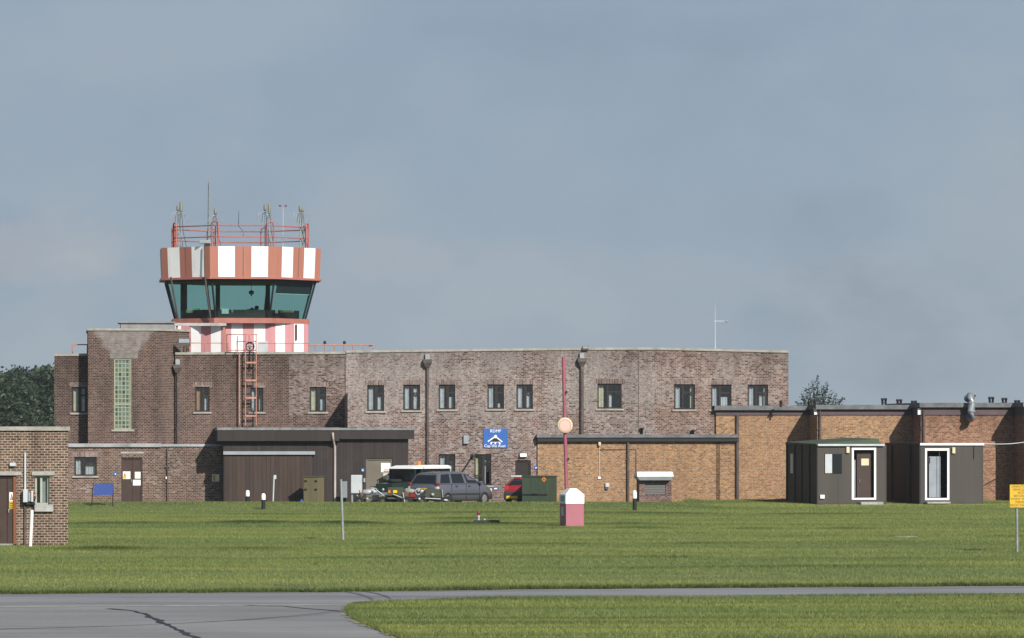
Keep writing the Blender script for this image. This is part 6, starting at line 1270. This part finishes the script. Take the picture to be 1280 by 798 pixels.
# gas trolleys
def trolley(label, Ft, px0, px1, bits, wheels_px):
    root = thing('gas_trolley', label, 'trolley', Ft.pt((Ft.u(px0) + Ft.u(px1)) / 2, 0, 0), 'equipment trolleys before the grey car'); a, b_ = Ft.u(px0), Ft.u(px1); mb = MB()
    for n_ in (-.05, -.75): mb.fbox(Ft, a, b_, n_ - .05, n_, .34, .42)
    for k in range(4): uu = a + (b_ - a) * k / 3; mb.fbox(Ft, uu - .03, uu + .03, -.749, -.101, .345, .415)
    mb.build('chassis', CAMO, root)
    for px in wheels_px:
        for n_ in (.02, -.82):
            c = Ft.pt(Ft.u(px), n_, .235); wh = MB(); wh.lathe(c - Ft.nv * .06, [(.12, 0), (.215, 0), (.235, .03), (.235, .09), (.215, .12), (.12, .12)], 16, 0, Ft.nv); w_ = wh.build('wheel', TYRE, root); MB().lathe(c - Ft.nv * .02, [(0, .05), (.12, .05), (.12, 0)], 10, 0, Ft.nv).build('rim', CAMO, w_)
    for b in bits:
        kd, x0, y0, x1, y1, n_, mt = b; u0, u1, z0, z1 = Ft.rect(x0, y0, x1, y1, n_)
        if kd == 'cyl':
            r_ = (z1 - z0) / 2; zc = (z0 + z1) / 2; MB().lathe(Ft.pt(u0, n_ - r_, zc), [(0, 0), (r_ * .5, .0), (r_, .1), (r_, u1 - u0 - .14), (r_ * .5, u1 - u0 - .03), (r_ * .25, u1 - u0), (0, u1 - u0)], 14, 0, Ft.uv).build('gas_cylinder', mt, root)
        elif kd == 'box': MB().fbox(Ft, u0, u1, n_ - .35, n_, z0, z1).build('equipment_box', mt, root, bevel=.015)
        elif kd == 'plate': MB().fbox(Ft, u0, u1, n_, n_ + .015, z0, z1).build('number_plate', mt, root)
        elif kd == 'coil':
            zc = (z0 + z1) / 2; r_ = (z1 - z0) / 2; MB().tube([Ft.pt((u0 + u1) / 2 + r_ * math.cos(q_) * .9, n_ + .02 * (q_ % 2), zc + r_ * math.sin(q_)) for q_ in [k * .5 for k in range(27)]], .022, 6).build('hose', mt, root)
        elif kd == 'bar': MB().tube([Ft.pt(u0, n_, z1), Ft.pt(u1, n_, z0)], .028, 6).build('drawbar', mt, root)
        elif kd == 'rbar': MB().tube([Ft.pt(u0, n_, z0), Ft.pt(u1, n_, z1)], .024, 6).build('frame_tube', mt, root)
        elif kd == 'ball': MB().ball(Ft.pt((u0 + u1) / 2, n_, (z0 + z1) / 2), (u1 - u0) / 2, (u1 - u0) / 2, (z1 - z0) / 2).build('valve', mt, root)
TROLW = paint('trolley pale', lin(.42, .43, .44), .5, .25, 9, dirt=lin(.12, .11, .1)); TROLC = paint('trolley buff', lin(.26, .24, .19), .6, .25, 9, dirt=lin(.1, .09, .07)); Ft = Frame(465, 187.6, -3); MUD = paint('mudguard brown', lin(.12, .075, .045), .7, .2, 3)
trolley('small trolley with a silver gas cylinder and white hoses by the pale grey locker', Ft, 446, 484, [
    ('cyl', 452, 612, 466, 619, -.1, SILVER), ('cyl', 455, 611.5, 472, 618, -.4, TROLW), ('ball', 477.5, 610.5, 480.5, 614, 0, TROLW), ('bar', 469, 611.5, 480, 620, .02, SILVER), ('bar', 466, 610, 477, 618, -.06, TROLW), ('coil', 466.5, 610.5, 471, 615.5, .03, TROLW),
    ('box', 474, 619.5, 483, 623, .03, TROLC), ('rbar', 449, 622, 452, 613, .02, MUD), ('box', 448.5, 616, 454, 621, -.02, MUD), ('ball', 457, 622, 461, 625.5, .04, SILVER), ('rbar', 446, 626, 451, 619, .03, GALV), ('box', 465, 619.3, 473.5, 626, -.05, BLACK)], (448.5, 478))
Ft = Frame(525, 187.2, -3)
trolley('long olive trolley with cylinders, red canister and yellow plate in front of the grey car', Ft, 484, 563, [
    ('plate', 491.5, 613, 496.4, 616.4, .02, PLATE), ('box', 484.5, 609.5, 504, 620, 0, CAMO), ('plate', 485.5, 613, 488, 616.5, .02, ORANGE), ('cyl', 506, 611.5, 520, 617.5, -.02, TROLC), ('cyl', 505, 610.5, 516, 616, -.4, SILVER), ('box', 511.5, 617.6, 519.5, 622, .02, TAILRED),
    ('coil', 519.5, 611, 526, 618.5, .04, TROLW), ('coil', 525, 611.5, 530.5, 618.5, .05, BLACK), ('cyl', 521, 611, 532, 617, -.25, TROLW), ('box', 531.5, 611.5, 552, 622, -.02, CAMO), ('ball', 538.5, 616.5, 543, 620.5, .02, SILVER), ('rbar', 552.2, 622, 553.6, 612, .03, GALV),
    ('box', 503.5, 615, 511, 622, -.02, MUD), ('bar', 491, 618, 503, 622.5, .05, SILVER), ('rbar', 531, 624, 551, 623, .05, LGREY), ('ball', 522.5, 622, 526, 625.5, .05, LGREY), ('rbar', 555, 625, 566, 621, .03, PIPE), ('ball', 554, 624, 560, 627, .06, LGREY), ('rbar', 503.5, 628, 506, 616, .06, LGREY)], (508, 527, 560))
# dark green container
Fb = Frame(652.4, 189.2, -13); wB = Fb.u(684.3, 0); k = (696 - CX) / F_PX; P0 = Fb.pt(wB, 0, 0); d_ = -Fb.nv; DB = min(2.2, (k * P0.y - P0.x) / (d_.x - k * d_.y)); zt_ = Fb.z(668, 596.3, 0)
gbx = thing('storage_container', 'dark green metal container with an orange diamond label standing beside the red car', 'container', Fb.pt(wB / 2, -DB / 2, 0))
MB().fbox(Fb, 0, wB, -DB, 0, .08, zt_).build('body', ARMY, gbx, bevel=.02); MB().fbox(Fb, -.03, wB + .03, -DB - .03, .03, zt_ + .001, zt_ + .04).build('lid', ARMY, gbx)
zz = Fb.z(668, 618.3, 0); MB().fbox(Fb, 0, wB, .002, .035, zz - .025, zz + .02).build('seam_rail', BLACK, gbx); MB().fbox(Fb, wB * .40, wB * .60, .036, .07, zz + .0, zz + .05).build('latch', BLACK, gbx)
for a in (.35, .68): MB().fbox(Fb, wB * a - .012, wB * a + .012, .002, .014, .1, zt_ - .02).build('door_rib', CAMO, gbx)
for a in (.12, .88): MB().fbox(Fb, wB * a - .08, wB * a + .08, -DB + .1, -.08, -.02, .079).build('foot', BLACK, gbx)
cu, cz = Fb.u(680, 0), Fb.z(680, 599.5, 0); mb = MB(); dm = [(0, -.125), (.105, 0), (0, .125), (-.105, 0)]; P = [Fb.pt(cu + a, .004, cz + b_) for a, b_ in dm]; mb.hexa(P, [p_ + Fb.nv * .01 for p_ in P]); o = mb.build('warning_diamond', ORANGE, gbx)
mb = MB(); mb.lathe(Fb.pt(cu, .016, cz), [(.0, .001), (.035, .001), (.035, 0)], 8, 0, Fb.nv); mb.build('symbol', BLACK, o)

# ================================================================ TREES
def leaf_mat(name, c0, c1):
    m, t = new_mat(name); n_ = t.noise(t.pos(), .8, 4, .6); a = t.add('ShaderNodeAttribute', attribute_name='tint').outputs['Fac']
    c = t.mix(a, c0, c1); t.put(t.bsdf, 'Base Color', t.mix(1.0, c, t.ramp(n_, [(.3, .75), (.7, 1.25)]), 'MULTIPLY')); t.put(t.bsdf, 'Roughness', .6)
    tl = t.add('ShaderNodeBsdfTranslucent', {'Color': c}); mx = t.add('ShaderNodeMixShader', {0: .2})
    t.t.links.new(t.bsdf.outputs[0], mx.inputs[1]); t.t.links.new(tl.outputs[0], mx.inputs[2]); t.t.links.new(mx.outputs[0], t.n.get('Material Output').inputs[0]); return m
LEAF = leaf_mat('broad leaves', lin(.018, .036, .018), lin(.042, .068, .026)); LEAFD = leaf_mat('dark leaves', lin(.013, .026, .017), lin(.026, .044, .024)); BARK = paint('bark', lin(.07, .055, .042), .9, .3, 3)
def leaves(name, cen, size, mat, parent, origin):
    n_ = len(cen); th = rng.random((n_, 3)); nrm = rng.standard_normal((n_, 3)); nrm[:, 2] = np.abs(nrm[:, 2]) * .8 + .1; nrm /= np.linalg.norm(nrm, axis=1)[:, None]
    a = np.cross(nrm, rng.standard_normal((n_, 3))); a /= np.linalg.norm(a, axis=1)[:, None]; b_ = np.cross(nrm, a); s_ = size * (.6 + .8 * rng.random(n_))[:, None]
    v = np.stack([cen - a * s_, cen - b_ * s_ * .5, cen + a * s_, cen + b_ * s_ * .5], 1) - np.array(origin)
    me = bpy.data.meshes.new(name); me.vertices.add(4 * n_); me.loops.add(4 * n_); me.polygons.add(n_); me.vertices.foreach_set('co', v.ravel()); me.loops.foreach_set('vertex_index', np.arange(4 * n_, dtype=np.int32))
    me.polygons.foreach_set('loop_start', np.arange(0, 4 * n_, 4, dtype=np.int32)); me.polygons.foreach_set('loop_total', np.full(n_, 4, np.int32)); me.update(calc_edges=True)
    me.attributes.new('tint', 'FLOAT', 'POINT').data.foreach_set('value', np.repeat(rng.random(n_), 4).astype(np.float32)); me.materials.append(mat)
    o = bpy.data.objects.new(name, me); C.objects.link(o); o.parent = parent; return o
def broad_tree(x, y, h, rad, label, seed, mat=None, nclump=90, per=130, base=.18):
    r = np.random.default_rng(seed); root = thing('broadleaf_tree', label, 'tree', (x, y, 0), 'trees beyond the brick hut'); tr = MB()
    tr.tube([(x, y, -.3), (x + .1, y, h * .3), (x - .1, y + .1, h * .75)], .32, 8, r1=.1); cl_ = []
    for k in range(nclump):
        t_ = r.random(); zz_ = h * (base + (1 - base) * t_); rr = rad * math.sin(min(1, .25 + .75 * (1 - t_)) * math.pi / 2) ** .8 * (.55 + .5 * r.random()); a = r.random() * 6.283
        cl_.append((x + rr * math.cos(a) * (.5 + .5 * r.random() ** .3), y + rr * math.sin(a), min(h, zz_)))
        if k % 6 == 0: tr.tube([(x, y, h * (.2 + .5 * t_)), ((x + cl_[-1][0]) / 2, (y + cl_[-1][1]) / 2, (h * (.25 + .5 * t_) + cl_[-1][2]) / 2), cl_[-1]], .08, 5, r1=.02)
    tr.build('trunk', BARK, root); pts = []
    for c in cl_: q = r.standard_normal((per, 3)) * np.array([.55, .55, .38]) * (.6 + .6 * r.random()); pts.append(np.array(c) + q)
    leaves('crown', np.concatenate(pts), .20, mat or LEAF, root, (x, y, 0))
for i, (px, Y, pyt, rad, lb) in enumerate(((8, 400, 470, 3.0, 'leftmost tree of the dark wood beyond the brick hut, with a rounded top'), (34, 415, 464, 3.2, 'middle tree of the dark wood beyond the brick hut, with an uneven top'), (60, 405, 461, 3.0, 'tree of the dark wood right beside the left corner of the office block'), (20, 440, 472, 3.6, 'tree filling the gap between the leftmost and middle trees of the dark wood, set back'), (82, 430, 470, 3.4, 'tree of the dark wood mostly hidden behind the office block'), (-22, 410, 472, 3.4, 'tree of the dark wood cut off by the left edge of the photo'))):
    p = at(px, pyt, Y); broad_tree(p.x, Y, p.z - .3, rad * 1.15, lb, 40 + i, LEAFD if i % 2 else LEAF, 110)
# open topped tree behind the tall annexe
Y = 300; b0 = at(1022, 540, Y); root = thing('sparse_tree', 'dark open tree with upright shoots showing over the tan roof', 'tree', (b0.x, Y, 0)); tr = MB(); tr.tube([(b0.x, Y, -.3), (b0.x, Y + .1, 3.6)], .22, 8, r1=.12); pts = []; r = np.random.default_rng(5)
for (px, py) in ((1021.5, 471.5), (1015.5, 478), (1034, 478.5), (1007, 487), (1003, 493.5), (1011, 484), (1040, 491), (1045.5, 495.5), (1053.5, 499), (1027, 486), (1030, 484), (1018, 484), (996.5, 502.5), (1049, 501), (1024, 493), (1036, 497), (1012, 496), (1030, 500), (1018, 500), (1005, 501)):
    e = at(px, py, Y + r.uniform(-.9, .9)); m0 = Vector((b0.x + (e.x - b0.x) * .35, Y, 3.2 + (e.z - 3.2) * .15)); m1 = m0.lerp(e, .6) + Vector((0, 0, .12)); tr.tube([(b0.x, Y, 2.6), m0, m1, e], .055, 5, r1=.014)
    for f in np.linspace(.15, 1, 12):
        c = m0.lerp(m1, f / .6) if f < .6 else m1.lerp(e, (f - .6) / .4); pts.append(np.array(c) + r.standard_normal((int(16 - 8 * f), 3)) * (.17 - .08 * f))
tr.build('trunk', BARK, root); leaves('crown', np.concatenate(pts), .085, LEAFD, root, (b0.x, Y, 0))

# ================================================================ AIR
hz = MB(); hz.box(-700, 700, -30, 1000, -2.2, 20.5); m = bpy.data.materials.new('haze air'); m.use_nodes = True; t = NT(m); t.n.remove(t.bsdf)
pv = t.add('ShaderNodeVolumePrincipled', {'Color': lin(.86, .93, 1.0), 'Density': .00014, 'Anisotropy': .1}); t.t.links.new(pv.outputs[0], t.n.get('Material Output').inputs['Volume'])
o = hz.build('haze', m); tag(o, 'thin summer haze filling the air over the airfield', 'haze', kind='stuff')
